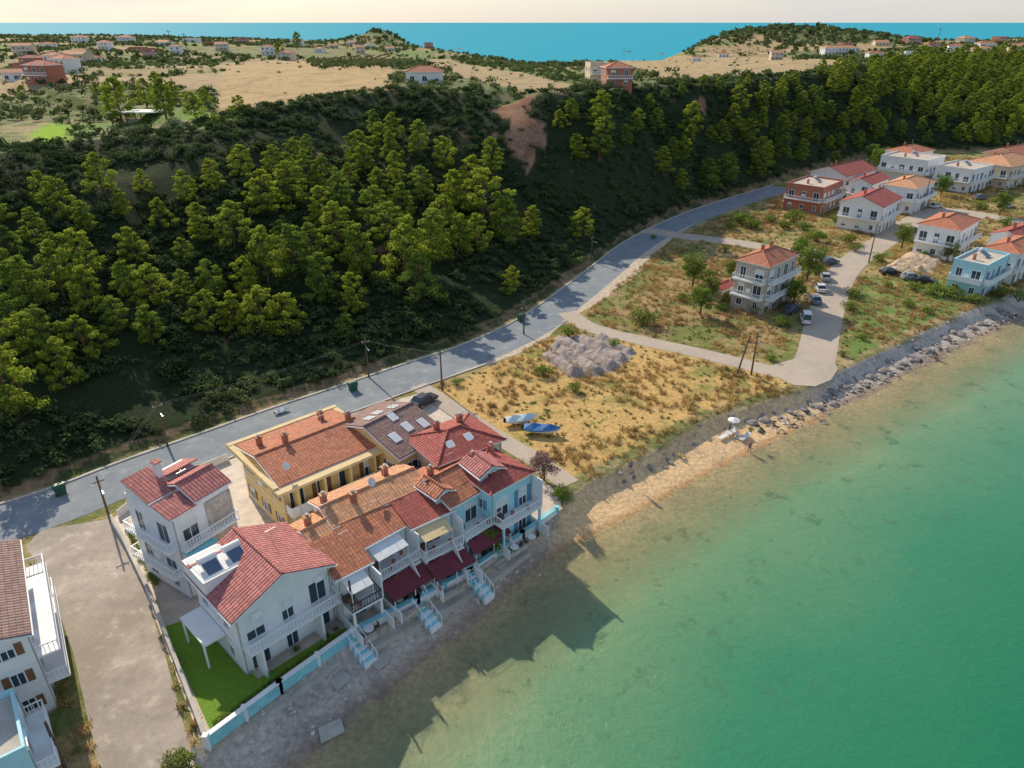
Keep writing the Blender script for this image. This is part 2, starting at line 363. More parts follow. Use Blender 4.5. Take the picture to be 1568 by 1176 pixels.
laneD=smooth(GL([(868,478),(905,502),(985,522),(1080,543),(1180,568),(1240,580)]))
ribbon('beach_lane',laneD,1.9,-1.9,2.036,asph2)
laneE=smooth(GL([(1236,572),(1250,545),(1262,490),(1283,430),(1310,398),(1352,370),(1400,338),(1450,322),(1568,340)]))
ribbon('village_road',laneE,3.0,-3.0,2.041,asph2)
sheet('road_end_turning_area',GL([(1180,560),(1215,550),(1240,535),(1275,548),(1283,566),(1272,582),(1248,592),(1215,590),(1190,578)]),2.056,asph2)
laneF=smooth(GL([(985,352),(1050,362),(1130,372),(1220,388),(1300,404)]))
ribbon('link_road',laneF,2.7,-2.7,2.046,asph2)
laneG=smooth(GL([(1370,360),(1440,352),(1500,330)]));ribbon('village_lane',laneG,2,-2,2.051,asph2)
laneC=smooth(GL([(640,590),(700,630),(755,665),(820,705),(872,742)]));ribbon('beach_footpath',laneC,1.4,-1.4,2.036,asph2)
lot=GL([(170,797),(222,752),(330,712),(540,632),(640,603),(700,645),(850,750),(862,778),(800,822),(720,878),(640,922),(540,972),(318,1133),(240,945),(195,835)])
sheet('paved_courtyard',lot,2.012,floorm)
lawnm,nt,bs=nmat('lawn_grass');k=mixc(nt,mapr(nt,noise(nt,3,6,rough=.8),.3,.7),(.10,.21,.012),(.20,.35,.02));nt.links.new(k,bs.inputs['Base Color']);bs.inputs['Roughness'].default_value=.9;bump(nt,bs,noise(nt,14,3),.8,.08)
sheet('garden_lawn',GL([(252,960),(300,945),(395,1040),(500,975),(528,962),(545,972),(322,1118)]),2.05,lawnm)
sheet('garden_path',GL([(222,905),(262,900),(300,945),(252,960),(322,1122),(306,1132)]),2.06,floorm)
# ---------------------------------------------------------------- walls
def wallalong(name,p,th,z0,z1,m,cap=None,pil=True):
    b=Bld(name,p[0][0],p[0][1],0)
    for i in range(len(p)-1):
        a,c=p[i],p[i+1];dx,dy=c[0]-a[0],c[1]-a[1];l=math.hypot(dx,dy);nx,ny=-dy/l*th/2,dx/l*th/2
        ox,oy=p[0]
        def quad(f): return [(a[0]-nx*f-ox,a[1]-ny*f-oy),(c[0]-nx*f-ox,c[1]-ny*f-oy),(c[0]+nx*f-ox,c[1]+ny*f-oy),(a[0]+nx*f-ox,a[1]+ny*f-oy)]
        q=quad(1);b.hexa('wall',m,[(x,y,z0) for x,y in q]+[(x,y,z1-i*.003) for x,y in q])
        if cap:
            q=quad(1.4);b.hexa('coping',cap,[(x,y,z1) for x,y in q]+[(x,y,z1+.08+i*.003) for x,y in q])
            k=max(1,int(l/2.6))
            if pil:
                for j in range(k+1):
                    t=j/k;cx=a[0]+dx*t-ox;cy=a[1]+dy*t-oy;b.box('pillars',cap,cx-th*.7,cx+th*.7,cy-th*.7,cy+th*.7,z0,z1+.2)
    b.finish()
wallalong('garden_sea_wall',GL([(318,1140),(430,1056),(541,976)]),.3,.3,2.9,mosaic,trim)
wallalong('terrace_sea_wall',GL([(541,974),(640,924),(720,880),(800,824),(852,786)]),.35,2.0,2.75,white,mosaic)
wallalong('stone_retaining_wall',GL([(541,978),(640,928),(720,884),(800,828),(852,790)]),.8,.1,2.0,stonewall)
wallalong('lower_beach_wall',GL([(330,1150),(440,1078),(520,1015)],1),.3,.2,1.45,conc)
def lowstrip(): 
    a=GL([(541,986),(640,936),(720,892),(800,836)],1);b=GL([(560,1000),(655,950),(735,904),(812,846)],1)
    V=[(x,y,1.18) for x,y in a]+[(x,y,1.15) for x,y in b]+[(x,y,.1) for x,y in b];n=4
    obj('beach_walkway',V,[(i,n+i,n+i+1,i+1) for i in range(3)]+[(n+i,2*n+i,2*n+i+1,n+i+1) for i in range(3)],conc)
lowstrip()
wallalong('garden_side_wall',GL([(316,1136),(252,968),(238,930),(190,830),(172,800)]),.22,1.9,3.0,trim,conc,False)
wallalong('roadside_wall',GL([(182,792),(228,754),(350,704)]),.2,1.9,2.8,white,conc,False)
# ---------------------------------------------------------------- buildings
def fb(b,part,m,face,W,D,a0,a1,o0,o1,z0,z1):
    if face=='F':b.box(part,m,a0,a1,-o1,-o0,z0,z1)
    elif face=='B':b.box(part,m,a0,a1,D+o0,D+o1,z0,z1)
    elif face=='L':b.box(part,m,-o1,-o0,a0,a1,z0,z1)
    else:b.box(part,m,W+o0,W+o1,a0,a1,z0,z1)
def opening(b,face,W,D,a,z0,w,h,shm=None,fr=None):
    fr=fr or trim
    fb(b,'window_glass',glass,face,W,D,a-w/2,a+w/2,-.05,.012,z0,z0+h)
    t=.09
    fb(b,'window_frames',fr,face,W,D,a-w/2-t,a-w/2,-.02,.07,z0,z0+h);fb(b,'window_frames',fr,face,W,D,a+w/2,a+w/2+t,-.02,.07,z0,z0+h)
    fb(b,'window_frames',fr,face,W,D,a-w/2-t,a+w/2+t,-.02,.09,z0+h,z0+h+t)
    if h<2: fb(b,'window_sills',fr,face,W,D,a-w/2-t,a+w/2+t,-.02,.16,z0-.07,z0)
    fb(b,'window_frames',fr,face,W,D,a-.035,a+.035,-.02,.03,z0,z0+h)
    if random.random()<.35: fb(b,'roller_blind',awnw,face,W,D,a-w/2+.01,a+w/2-.01,.013,.025,z0+h*random.uniform(.35,.7),z0+h-.01)
    if shm:
        for s in (-1,1):
            c=a+s*(w/2+t+.26);fb(b,'shutters',shm,face,W,D,c-.24,c+.24,.005,.05,z0,z0+h)
def railing(b,face,W,D,a0,a1,out,z,m,h=.95,solid=False,start=0):
    if solid:
        fb(b,'balcony_parapet',m,face,W,D,a0,a1,out-.1,out,z,z+h)
        for a in (a0,a1-.1):fb(b,'balcony_parapet',m,face,W,D,a,a+.1,start,out-.102,z,z+h)
        return
    fb(b,'railing',m,face,W,D,a0,a1,out-.08,out,z+h-.09,z+h);fb(b,'railing',m,face,W,D,a0,a1,out-.06,out-.01,z+.08,z+.14)
    n=max(2,int((a1-a0)/.3))
    for i in range(n+1):
        a=a0+(a1-a0-.05)*i/n;fb(b,'railing',m,face,W,D,a,a+.05,out-.06,out-.01,z,z+h-.09)
    for a in (a0,a1-.07):
        fb(b,'railing',m,face,W,D,a,a+.07,start,out-.08,z+h-.09,z+h)
        k=max(1,int(out/.3))
        for i in range(k):fb(b,'railing',m,face,W,D,a,a+.05,out*i/k,out*i/k+.05,z,z+h-.09)
def balcony(b,face,W,D,a0,a1,z,dep,rm,solid=False,slabm=None):
    fb(b,'balcony_slab',slabm or trim,face,W,D,a0,a1,.002,dep,z-.18,z)
    railing(b,face,W,D,a0+.02,a1-.02,dep-.02,z,rm,solid=solid)
def roofing(b,kind,W,D,h,roofm,ov=.4,pitch=.36,wallm=white,x0=0,y0=0,flatm=None):
    th=.14
    def mp(a,c,z,sw): return (x0+c,y0+a,z) if sw else (x0+a,y0+c,z)
    if kind in('gable_x','gable_y'):
        sw=kind=='gable_y';L,S=(D,W) if sw else (W,D);rm=tile(*roofm,'y' if sw else 'x');r=pitch*S/2;e=h-pitch*ov
        for sgn in (0,1):
            c0=-ov if sgn==0 else S+ov;cm=S/2
            q=[mp(-ov,c0,e+th,sw),mp(L+ov,c0,e+th,sw),mp(L+ov,cm,h+r+th,sw),mp(-ov,cm,h+r+th,sw)]
            if (sgn==1)!=sw:q=[q[3],q[2],q[1],q[0]]
            b.slab('roof_tiles',rm,q,th)
            o2=.09;c1=c0-o2 if sgn==0 else c0+o2
            q=[mp(-ov-o2,c1,e-pitch*o2-.005,sw),mp(L+ov+o2,c1,e-pitch*o2-.005,sw),mp(L+ov+o2,cm,h+r-.005,sw),mp(-ov-o2,cm,h+r-.005,sw)]
            if (sgn==1)!=sw:q=[q[3],q[2],q[1],q[0]]
            b.slab('roof_fascia',trim,q,.14)
        V=[mp(0.003,0,h,sw),mp(0.003,S,h,sw),mp(0.003,S/2,h+r-.03,sw),mp(L-.003,0,h,sw),mp(L-.003,S,h,sw),mp(L-.003,S/2,h+r-.03,sw)]
        b.raw('gable_walls',wallm,V,[(0,1,2),(3,5,4),(0,3,4,1),(0,2,5,3),(1,4,5,2)])
        p,q=mp(-ov,S/2,h+r+th,sw),mp(L+ov,S/2,h+r+th,sw);b.tube('ridge_tiles',rm,p,q,.14,n=6)
    elif kind=='hip':
        s=min(W,D)/2;r=pitch*s;z=h+.01
        if W>=D:a,c=(s,D/2),(W-s+.01,D/2)
        else:a,c=(W/2,s),(W/2,D-s)
        E=[(-ov,-ov),(W+ov,-ov),(W+ov,D+ov),(-ov,D+ov)]
        V=[(x0+x,y0+y,z) for x,y in E]+[(x0+x,y0+y,z+.16) for x,y in E]+[(x0+a[0],y0+a[1],z+.16+r),(x0+c[0],y0+c[1],z+.16+r)]
        b.raw('roof_fascia',trim,V[:8],[(3,2,1,0),(0,1,5,4),(1,2,6,5),(2,3,7,6),(3,0,4,7)])
        rx=tile(*roofm,'x');ry=tile(*roofm,'y')
        if W>=D:
            b.raw('roof_tiles',rx,V,[(4,5,9,8),(6,7,8,9)]);b.raw('roof_tiles_ends',ry,V,[(5,6,9),(7,4,8)])
        else:
            b.raw('roof_tiles',ry,V,[(5,6,9,8),(7,4,8,9)]);b.raw('roof_tiles_ends',rx,V,[(4,5,8),(6,7,9)])
        b.tube('ridge_tiles',rx,V[8],V[9],.14,n=6)
        for i,j in ((4,8),(7,8),(5,9),(6,9)) if W>=D else ((4,8),(5,8),(6,9),(7,9)):b.tube('ridge_tiles',rx,V[i],V[j],.12,n=6)
    elif kind=='shed':
        rm=tile(*roofm,'x');r=pitch*D
        q=[(x0-ov,y0-ov,h+.14-pitch*ov),(x0+W+ov,y0-ov,h+.14-pitch*ov),(x0+W+ov,y0+D,h+.14+r),(x0-ov,y0+D,h+.14+r)]
        b.slab('roof_tiles',rm,q,.13)
        b.box('roof_fascia',trim,x0-ov-.03,x0+W+ov+.03,y0-ov-.1,y0-ov-.003,h-.1-pitch*ov,h+.1-pitch*ov)
        b.raw('gable_walls',wallm,[(x0+.003,y0,h),(x0+.003,y0+D,h),(x0+.003,y0+D,h+r-.02),(x0+W-.003,y0,h),(x0+W-.003,y0+D,h),(x0+W-.003,y0+D,h+r-.02)],[(0,1,2)[::-1],(3,4,5),(0,2,5,3),(1,4,5,2)])
    else:
        fm=flatm or floorm
        b.box('roof_deck',fm,x0+.2,x0+W-.2,y0+.2,y0+D-.2,h-.05,h+.06)
        for q in ((0,W,0,.2),(0,W,D-.2,D),(0,.2,.202,D-.202),(W-.2,W,.202,D-.202)):b.box('roof_parapet',wallm,x0+q[0],x0+q[1],y0+q[2],y0+q[3],h+.002,h+.5)
def frame(A,R,L,zg,h):
    ze=zg+h;a=G(*A,ze);r=G(*R,ze);l=G(*L,ze)
    yaw=math.atan2(r[1]-a[1],r[0]-a[0]);W=math.hypot(r[0]-a[0],r[1]-a[1]);D=(l[0]-a[0])*-math.sin(yaw)+(l[1]-a[1])*math.cos(yaw)
    return a,yaw,W,D
def heater(b,x,y,z):
    b.slab('solar_collector',solar,[(x-.95,y-.9,z+.1),(x+.95,y-.9,z+.1),(x+.95,y+.7,z+.95),(x-.95,y+.7,z+.95)],.08)
    b.box('collector_frame',steel,x-.03,x+.03,y-.92,y-.88,z-.1,z+.12)
    b.tube('solar_tank',trim,(x-.8,y+.98,z+1.1),(x+.8,y+.98,z+1.1),.3,n=12)
    for sx in(-.8,.8):b.box('solar_stand',steel,x+sx-.03,x+sx+.03,y+.62,y+.68,z-.35,z+.9)
def house(name,A,R,L,h,wallm,roofm,kind='gable_x',zg=2.0,nf=2,pitch=.36,ov=.4,bal='F',rm=None,solid=False,shm=None,chim=(),sky=(),sol=None,fin=True,minD=4,flatm=None,bd=1.3,dish=None,ac=True):
    a,yaw,W,D=frame(A,R,L,zg,h);D=max(D,minD);rm=rm or metalr
    b=Bld(name,a[0],a[1],zg,yaw);b.W=W;b.D=D;b.h=h
    b.box('walls',wallm,0,W,0,D,-.3,h);b.box('plinth',conc,-.04,W+.04,-.04,D+.04,-.3,.25)
    fh=h/nf
    for f in range(nf):
        z=f*fh
        for face,Ln in (('F',W),('L',D),('R',D),('B',W)):
            n=max(1,int(Ln/2.7))
            hasb=f>0 and face in bal
            for i in range(n):
                c=Ln*(i+.5)/n
                if hasb or (f==0 and face=='F'):opening(b,face,W,D,c,z+.08,1.5 if (i%2==0) else 1.0,2.1,shm if i%2 else None)
                else:opening(b,face,W,D,c,z+.95,1.0 if i%3 else .8,1.15,shm)
            if hasb:balcony(b,face,W,D,.1,Ln-.1,z+.02,bd,rm,solid)
        if f: 
            for q in ('L','R','B'):
                if q not in bal: fb(b,'string_course',trim,q,W,D,0,D if q!='B' else W,.0,.05,z-.12,z)
    if ac and h>5:
        fb(b,'air_conditioner',trim,'L',W,D,D*.5-.4,D*.5+.4,.01,.32,fh*1.25,fh*1.25+.6)
    for xx in (.12,W-.2):b.tube('rain_downpipe',grey,(xx,-.06,0),(xx,-.06,h),.05,n=6)
    if kind:roofing(b,kind,W,D,h,roofm,ov,pitch,wallm,flatm=flatm)
    def rz(x,y):
        if kind=='gable_x':return h+.14+pitch*(D/2-abs(y-D/2))
        if kind=='gable_y':return h+.14+pitch*(W/2-abs(x-W/2))
        if kind=='shed':return h+.14+pitch*y
        if kind=='hip':return h+.14+pitch*min(x,W-x,y,D-y)
        return h+.06
    b.rz=rz
    for fx,fy in chim:
        x,y=fx*W,fy*D;z=rz(x,y);b.box('chimney',brickw if roofm!=PINK else white,x-.28,x+.28,y-.22,y+.22,z-.5,z+.95);b.box('chimney_cap',tile(*roofm,'x'),x-.38,x+.38,y-.32,y+.32,z+.95,z+1.05)
        b.box('chimney_pot',conc,x-.15,x+.15,y-.12,y+.12,z+1.05,z+1.3)
    for fx,fy in sky:
        x,y=fx*W,fy*D;s=pitch if y<D/2 else -pitch
        if kind=='gable_y':s=0
        q=[(x-.45,y-.65,rz(x,y)-s*.65+.12),(x+.45,y-.65,rz(x,y)-s*.65+.12),(x+.45,y+.65,rz(x,y)+s*.65+.12),(x-.45,y+.65,rz(x,y)+s*.65+.12)]
        b.slab('skylight_frame',trim,q,.14)
        q=[(px+(.08 if px<x else -.08),py+(.08 if py<y else -.08),pz+.005+s*(.08 if py<y else -.08)) for px,py,pz in q];b.slab('skylight_glass',mat('skylight_pane',(.6,.64,.68),.15,.02),q,.01)
    for fx,fy in (sol or []):
        x,y=fx*W,fy*D;heater(b,x,y,rz(x,y)+.15)
    if dish:
        x,y=dish[0]*W,dish[1]*D;z=rz(x,y);b.tube('dish_mast',steel,(x,y,z-.2),(x,y,z+.9),.03)
        b.tube('satellite_dish',awnw,(x,y-.05,z+.85),(x+.05,y-.2,z+.95),.15,.45,12)
    x,y=W*.7,D*.6;z=rz(x,y);b.tube('tv_aerial',steel,(x,y,z-.3),(x,y,z+1.6),.025,n=5);b.box('tv_aerial',steel,x-.5,x+.5,y-.015,y+.015,z+1.4,z+1.43)
    if fin:b.finish()
    return b
# white seafront house with gable to the sea
b=house('white_house',(357,945),(503,862),(295,875),6.5,white,PINK,'gable_y',fin=False,bal='F',rm=metalr,pitch=.42,ov=.45,bd=1.5,solid=False)
W,D=b.W,b.D
b.box('porch_roof',trim,-1.9,-.05,D*.35,D-.3,2.7,2.9);b.tube('porch_post',trim,(-1.8,D*.4,0),(-1.8,D*.4,2.7),.1);b.tube('porch_post',trim,(-1.8,D-.5,0),(-1.8,D-.5,2.7),.1)
b.box('roof_terrace_wall',trim,-.4,W*.5,D-3.6,D+.4,6.4,7.75);b.box('roof_terrace_deck',awnw,-.2,W*.5-.2,D-3.4,D+.2,7.75,7.8)
b.slab('terrace_roof_strip',tile(*PINK,'x'),[(-.45,D-1.0,7.85),(W*.5,D-1.0,7.85),(W*.5,D+.45,7.6),(-.45,D+.45,7.6)],.1)
for x in(.9,3.0):
    b.slab('solar_collector',solar,[(x-.6,D-3.2,7.9),(x+.6,D-3.2,7.9),(x+.6,D-2.1,8.4),(x-.6,D-2.1,8.4)],.07);b.slab('collector_frame',trim,[(x-.7,D-3.3,7.82),(x+.7,D-3.3,7.82),(x+.7,D-2.0,8.41),(x-.7,D-2.0,8.41)],.05);b.tube('solar_tank',trim,(x-.75,D-1.75,8.5),(x+.75,D-1.75,8.5),.3,n=12)
for x in (1.3,W-1.6):b.box('air_conditioner',trim,x,x+.8,-.3,-.02,5.4,5.95)
for x in (1.0,W-2.2): b.box('loggia_wall',white,x,x+.2,-1.48,-.01,.02,3.05)
b.box('entry_steps',conc,W+.05,W+1.2,D*.3,D*.6,-.1,.5)
b.finish()
b=house('white_villa',(262,800),(350,748),(210,752),9,white,PINK,'flat',nf=3,fin=False,bal='FL',rm=metalr,bd=.9)
W,D=b.W,b.D
b.box('penthouse',white,W*.45,W-.1,.1,D*.62,9.0,9.9)
roofing(b,'gable_x',W*.52,D*.6,9.9,PINK,.35,.4,white,W*.46,.1)
b.box('roof_room',white,.1,W*.42,D*.45,D-.1,9,9.8);roofing(b,'shed',W*.4,D*.52,9.8,PINK,.2,.3,white,.1,D*.45)
b.box('chimney',white,W*.4,W*.4+.5,D*.7,D*.7+.6,9,12);b.box('chimney_cap',tile(*PINK,'x'),W*.4-.1,W*.4+.6,D*.7-.1,D*.7+.7,12,12.12)
b.slab('rear_roof',tile(*PINK,'x'),[(W*.5,D*.66,10.6),(W+.3,D*.66,10.6),(W+.3,D+.3,9.7),(W*.5,D+.3,9.7)],.12);b.box('rear_room',white,W*.52,W,D*.68,D,9,9.9)
b.slab('front_roof',tile(*PINK,'x'),[(-.3,-.3,9.55),(W*.42,-.3,9.55),(W*.42,D*.3,10.1),(-.3,D*.3,10.1)],.12)
b.box('stone_facing',stonew,W*.55,W+.02,-.12,-.01,3.3,9.0)
b.slab('balcony_canopy',mosaic,[(.1,-1.4,5.5),(W*.5,-1.4,5.5),(W*.5,-.02,5.8),(.1,-.02,5.8)],.06)
b.finish()
b=house('cream_apartment_house',(430,742),(578,680),(350,688),6.8,cream,TERRA,'gable_x',pitch=.2,ov=.3,bal='F',shm=shut,rm=trim,solid=True,chim=((.12,.75),(.3,.55),(.8,.82)),dish=(.1,.1),fin=False)
W,D=b.W,b.D
b.box('roof_border_front',awny,-1.0,W+1.0,-1.4,-.4,6.4,6.72);b.box('roof_border_rear',awny,-1.0,W+1.0,D+.4,D+1.0,6.4,6.95)
b.box('roof_border_left',awny,-1.0,-.4,-.4,D+.4,6.4,6.9);b.box('roof_border_right',awny,W+.4,W+1.0,-.4,D+.4,6.4,6.9)
for x in range(1,int(W),3):b.box('facade_piers',cream,x,x+.25,-1.28,-.02,0,6.4)
b.finish()
house('brown_roof_house',(612,698),(678,662),(543,637),7.2,cream,BROWN,'gable_x',pitch=.32,sky=((.2,.2),(.55,.25),(.85,.2),(.25,.65),(.5,.7),(.8,.65),(.5,.45)),shm=shut,chim=((.1,.9),))
house('dark_red_roof_house',(672,712),(768,674),(634,668),7.4,beige,DRED,'hip',pitch=.4,sky=((.3,.2),(.6,.22)),shm=shut,chim=((.7,.7),(.35,.75)))
b=house('orange_roof_terrace_house',(512,803),(650,743),(466,777),6.6,white,ORANGE,'gable_x',pitch=.3,bal='',chim=((.28,.3),(.04,.6),(.75,.75)),ov=.3,minD=4.6,dish=(.5,.4))
b=house('small_terrace_house',(487,840),(540,812),(437,810),6.0,white,ORANGE,'gable_x',pitch=.3,bal='',ov=.3,chim=((.2,.6),),minD=4)
def terraceset(b,x,y):
    b.tube('table_top',trim,(x,y,.7),(x,y,.74),.45,n=12);b.tube('table_leg',steel,(x,y,0),(x,y,.7),.05)
    for s in(-1,1):
        b.box('chair_seat',wood,x+s*.75-.2,x+s*.75+.2,y-.2,y+.2,.42,.46);b.box('chair_back',wood,x+s*.95-.02,x+s*.95+.02,y-.2,y+.2,.46,.9)
        for q in(-.18,.15):
            for w in(-.18,.15):b.box('chair_legs',wood,x+s*.75+q,x+s*.75+q+.03,y+w,y+w+.03,0,.42)
def frontunit(name,A,R,L,h,wallm,rfm,kind,aw,rm,shm=None,terr=2.6,nf=2,stair=True,upaw=None,ext=2.2,bdf=2.0,**k):
    b=house(name,A,R,L,h,wallm,rfm,kind,nf=nf,fin=False,rm=rm,shm=shm,bal='F',ov=.25,bd=bdf,**k)
    W=b.W;fh=h/nf
    if aw:
        b.slab('awning',aw,[(.1,-terr-1.2,fh-.95),(W-.1,-terr-1.2,fh-.95),(W-.1,-2.05,fh-.3),(.1,-2.05,fh-.3)],.05)
        for x in(.15,W-.2,W/2):b.box('awning_posts',trim,x,x+.07,-terr-1.15,-terr-1.08,0,fh-.98)
    if upaw:
        b.slab('balcony_awning',upaw,[(.3,-1.9,h-.7),(W*.75,-1.9,h-.7),(W*.75,-.03,h-.15),(.3,-.03,h-.15)],.05)
        for x in(.35,W*.75-.1):b.box('awning_posts',trim,x,x+.06,-1.85,-1.79,fh,h-.72)
    for x in (.02,W-.14):b.box('terrace_party_wall',white,x,x+.12,-terr-ext,-.02,0,1.15);
    b.box('terrace_party_wall',white,W-.14,W-.02,-bdf+.02,-.02,fh,h-.1)
    for x in (.2,W-.4):b.box('balcony_columns',wallm,x,x+.22,-bdf+.02,-bdf+.24,0,fh-.18)
    if stair:
        n=10
        for i in range(n):
            z=fh*(1-(i+1)/n);y=-2.05-.24*i;b.box('outdoor_stair',mosaic if i%2 else trim,W-1.25,W-.2,y-.24,y,z-.12,z+.05)
        b.hexa('stair_stringer',trim,[(W-1.33,-2.05,fh-.5),(W-1.26,-2.05,fh-.5),(W-1.26,-4.45,-.2),(W-1.33,-4.45,-.2),(W-1.33,-2.05,fh+.9),(W-1.26,-2.05,fh+.9),(W-1.26,-4.45,.9),(W-1.33,-4.45,.9)])
    for i in range(max(1,int(W/2.6))):
        terraceset(b,1.2+i*2.4,-terr-.1)
    b.box('planters',stonew,.3,W*.5,-terr-ext+.1,-terr-ext+.5,0,.45)
    for i in range(3):
        x=random.uniform(.5,W-1);y=random.uniform(-1.6,-.4);b.tube('plant_pot',brickw,(x,y,fh+.02),(x,y,fh+.4),.14,.2)
    b.box('storage_chest',wood,.3,1.2,-.6,-.1,fh+.03,fh+.55)
    b.finish();return b
frontunit('seafront_house_terracotta',(515,886),(566,860),(488,845),5.4,white,TERRA,'shed',None,darkrail,pitch=.3,terr=2.4,stair=False,upaw=awnw,ext=1)
frontunit('seafront_house_burgundy_awning',(556,838),(622,802),(527,806),5.6,white,TERRA,'shed',awn,metalr,blues,pitch=.28,terr=3,upaw=awnw)
frontunit('seafront_house_ochre_awning',(630,808),(692,780),(596,768),5.6,white,DRED,'shed',awn,metalr,blues,pitch=.25,terr=2.8,upaw=awny)
frontunit('light_blue_house',(690,775),(748,742),(640,722),6.2,blue,TERRA,'gable_x',awn,trim,blues,pitch=.34,chim=((.2,.6),),terr=2.2,ext=1.5,stair=False)
frontunit('light_blue_corner_house',(752,758),(815,724),(698,708),6.6,blue,DRED,'hip',None,trim,blues,pitch=.4,terr=2.0,chim=((.3,.7),(.8,.75)),ext=.6,stair=False,bdf=1.6)
def dormer(name,A,R,L,zb,h,rf):
    a,yaw,W,D=frame(A,R,L,zb,h);b=Bld(name,a[0],a[1],zb,yaw);b.box('walls',blue,0,W,0,D,-1.5,h);opening(b,'F',W,D,W/2,h-1.1,.9,.9);roofing(b,'gable_y',W,D,h,rf,.3,.5,blue);b.finish()
dormer('roof_dormer',(735,728),(768,714),(715,705),8.6,1.2,PINK);dormer('roof_dormer',(668,760),(690,748),(650,738),8.0,1.0,TERRA)
# left edge buildings
house('balcony_apartment_block',(38,968),(22,832),(-110,1010),8.2,white,BROWN,'gable_x',pitch=.3,bal='F',nf=3,rm=trim,shm=shut,bd=1.6,solid=False)
house('flat_roof_annex',(42,1150),(22,1060),(-60,1160),5,blue,BROWN,'flat',bal='F',nf=2,flatm=conc)
# right: stone house and village
house('stone_grey_house',(1178,410),(1221,390),(1127,399),9,stonew,TERRA,'hip',nf=3,pitch=.5,bal='FL',rm=metalr,chim=((.4,.6),(.7,.6)))
house('garden_shed',(1105,445),(1125,437),(1090,436),2.4,beige,DRED,'gable_x',nf=1,bal='',minD=3,ov=.2)
V=[('brick_red_house',(1262,290),(1292,278),(1213,279),7,brickw,DRED,'flat'),('red_roof_house',(1296,270),(1342,259),(1258,258),7,white,DRED,'gable_x'),
('white_gable_house',(1352,317),(1380,302),(1300,302),7,white,DRED,'gable_x'),('white_hip_house',(1405,290),(1432,278),(1368,277),7,white,ORANGE,'hip'),
('white_flat_house',(1420,248),(1448,240),(1362,236),8,white,DRED,'flat'),('village_house',(1490,262),(1522,254),(1448,251),7,white,DRED,'flat'),
('orange_roof_villa',(1548,256),(1590,246),(1500,243),7,beige,ORANGE,'hip'),('orange_roof_house',(1470,354),(1500,337),(1412,341),7,white,TERRA,'hip'),
('blue_white_house',(1512,410),(1546,392),(1466,397),6.5,blue,TERRA,'flat'),('seaside_villa',(1560,390),(1600,372),(1516,376),6.5,white,TERRA,'hip'),
('red_roof_villa',(1568,367),(1610,352),(1524,355),6.5,white,DRED,'gable_x'),('village_house_white',(1335,282),(1362,272),(1312,273),6.5,white,DRED,'gable_x'),
('village_house_rose',(1400,236),(1430,230),(1368,228),8,white,TERRA,'hip'),('village_house_ochre',(1562,240),(1600,232),(1510,232),8,beige,TERRA,'gable_x')]
for q in V:
    house(q[0],q[1],q[2],q[3],q[4],q[5],q[6],q[7],nf=2,bal='FL',solid=random.random()<.4,chim=((.3,.6),),sol=([(.6,.5)] if q[7]=='flat' else None),minD=6)
def hillhouse(name,u,v,W,D,h,wallm,rfm,kind,yaw,nf=1):
    p=GT(u,v)
    if not p:return
    b=Bld(name,p[0],p[1],p[2]-.2,yaw);b.box('walls',wallm,0,W,0,D,-1.5,h)
    for f in range(nf):
        for i in range(max(1,int(W/3))):
            opening(b,'F',W,D,W*(i+.5)/max(1,int(W/3)),f*h/nf+.9,1.2,1.3);opening(b,'B',W,D,W*(i+.5)/max(1,int(W/3)),f*h/nf+.9,1.2,1.3)
        for i in range(max(1,int(D/3.5))):opening(b,'L',W,D,D*(i+.5)/max(1,int(D/3.5)),f*h/nf+.9,1.1,1.2)
        if f:balcony(b,'F',W,D,.1,W-.1,f*h/nf,1.2,metalr)
    roofing(b,kind,W,D,h,rfm,.4,.4,wallm);b.finish()
hillhouse('plateau_bungalow',622,128,11,8,3.2,white,TERRA,'hip',.1)
hillhouse('concrete_frame_house',903,128,6.5,7,6,beige,DRED,'flat',.15,2);hillhouse('terracotta_villa',928,134,8,8,5.5,brickw,TERRA,'hip',.1,2)
hillhouse('long_white_hotel',1262,85,30,9,6,white,ORANGE,'hip',.1,2);hillhouse('plateau_house_orange',425,92,10,8,5,beige,TERRA,'hip',-.2,2)
for i,(u,v,w) in enumerate([(60,95,14),(100,100,12),(20,110,11),(80,112,10),(5,125,9),(40,128,10),(480,80,9),(545,82,8),(1385,88,12),(1450,84,10),(1500,82,12),(1530,66,14),(1100,88,9),(1010,88,8),(310,70,16),(150,76,10),(240,70,12),(1420,76,12),(1560,74,13),(700,80,9),(130,98,9),(400,84,10),(505,74,9),(360,66,14),(60,74,14),(1475,68,14),(200,80,10),(445,70,13),(590,78,9),(650,74,10),(730,84,8),(20,84,12),(280,64,16),(110,66,14),(1340,70,13),(1390,68,14),(1500,72,14),(1180,92,9),(850,92,8),(180,66,15),(530,68,13),(220,90,8),(780,92,7),(330,78,10),(560,72,11),(70,104,9),(110,86,10),(1290,76,11),(1330,90,9),(1545,84,11),(30,98,10),(260,84,8),(820,86,8),(960,84,8),(1060,94,7)]):
    hillhouse('distant_house',u,v,w,w*.7,3.2+2.5*(i%2),[white,beige,brickw][i%3] if i%4 else white,[TERRA,ORANGE,DRED][i%3],['hip','gable_x','flat'][i%3 if i%5 else 0],random.uniform(-.5,.5),1+i%2)
p=GT(172,192);b=Bld('garden_pavilion',p[0],p[1],p[2],.05)
for x in(0,3.5,7,10.3):
    for y in(0,5):b.box('posts',wood,x,x+.2,y,y+.2,-.5,2.8)
b.box('roof',awnw,-.7,11.2,-.7,5.9,2.8,3.0);b.box('bar_counter',stonew,2,8,3.8,4.4,0,1.1);b.finish()
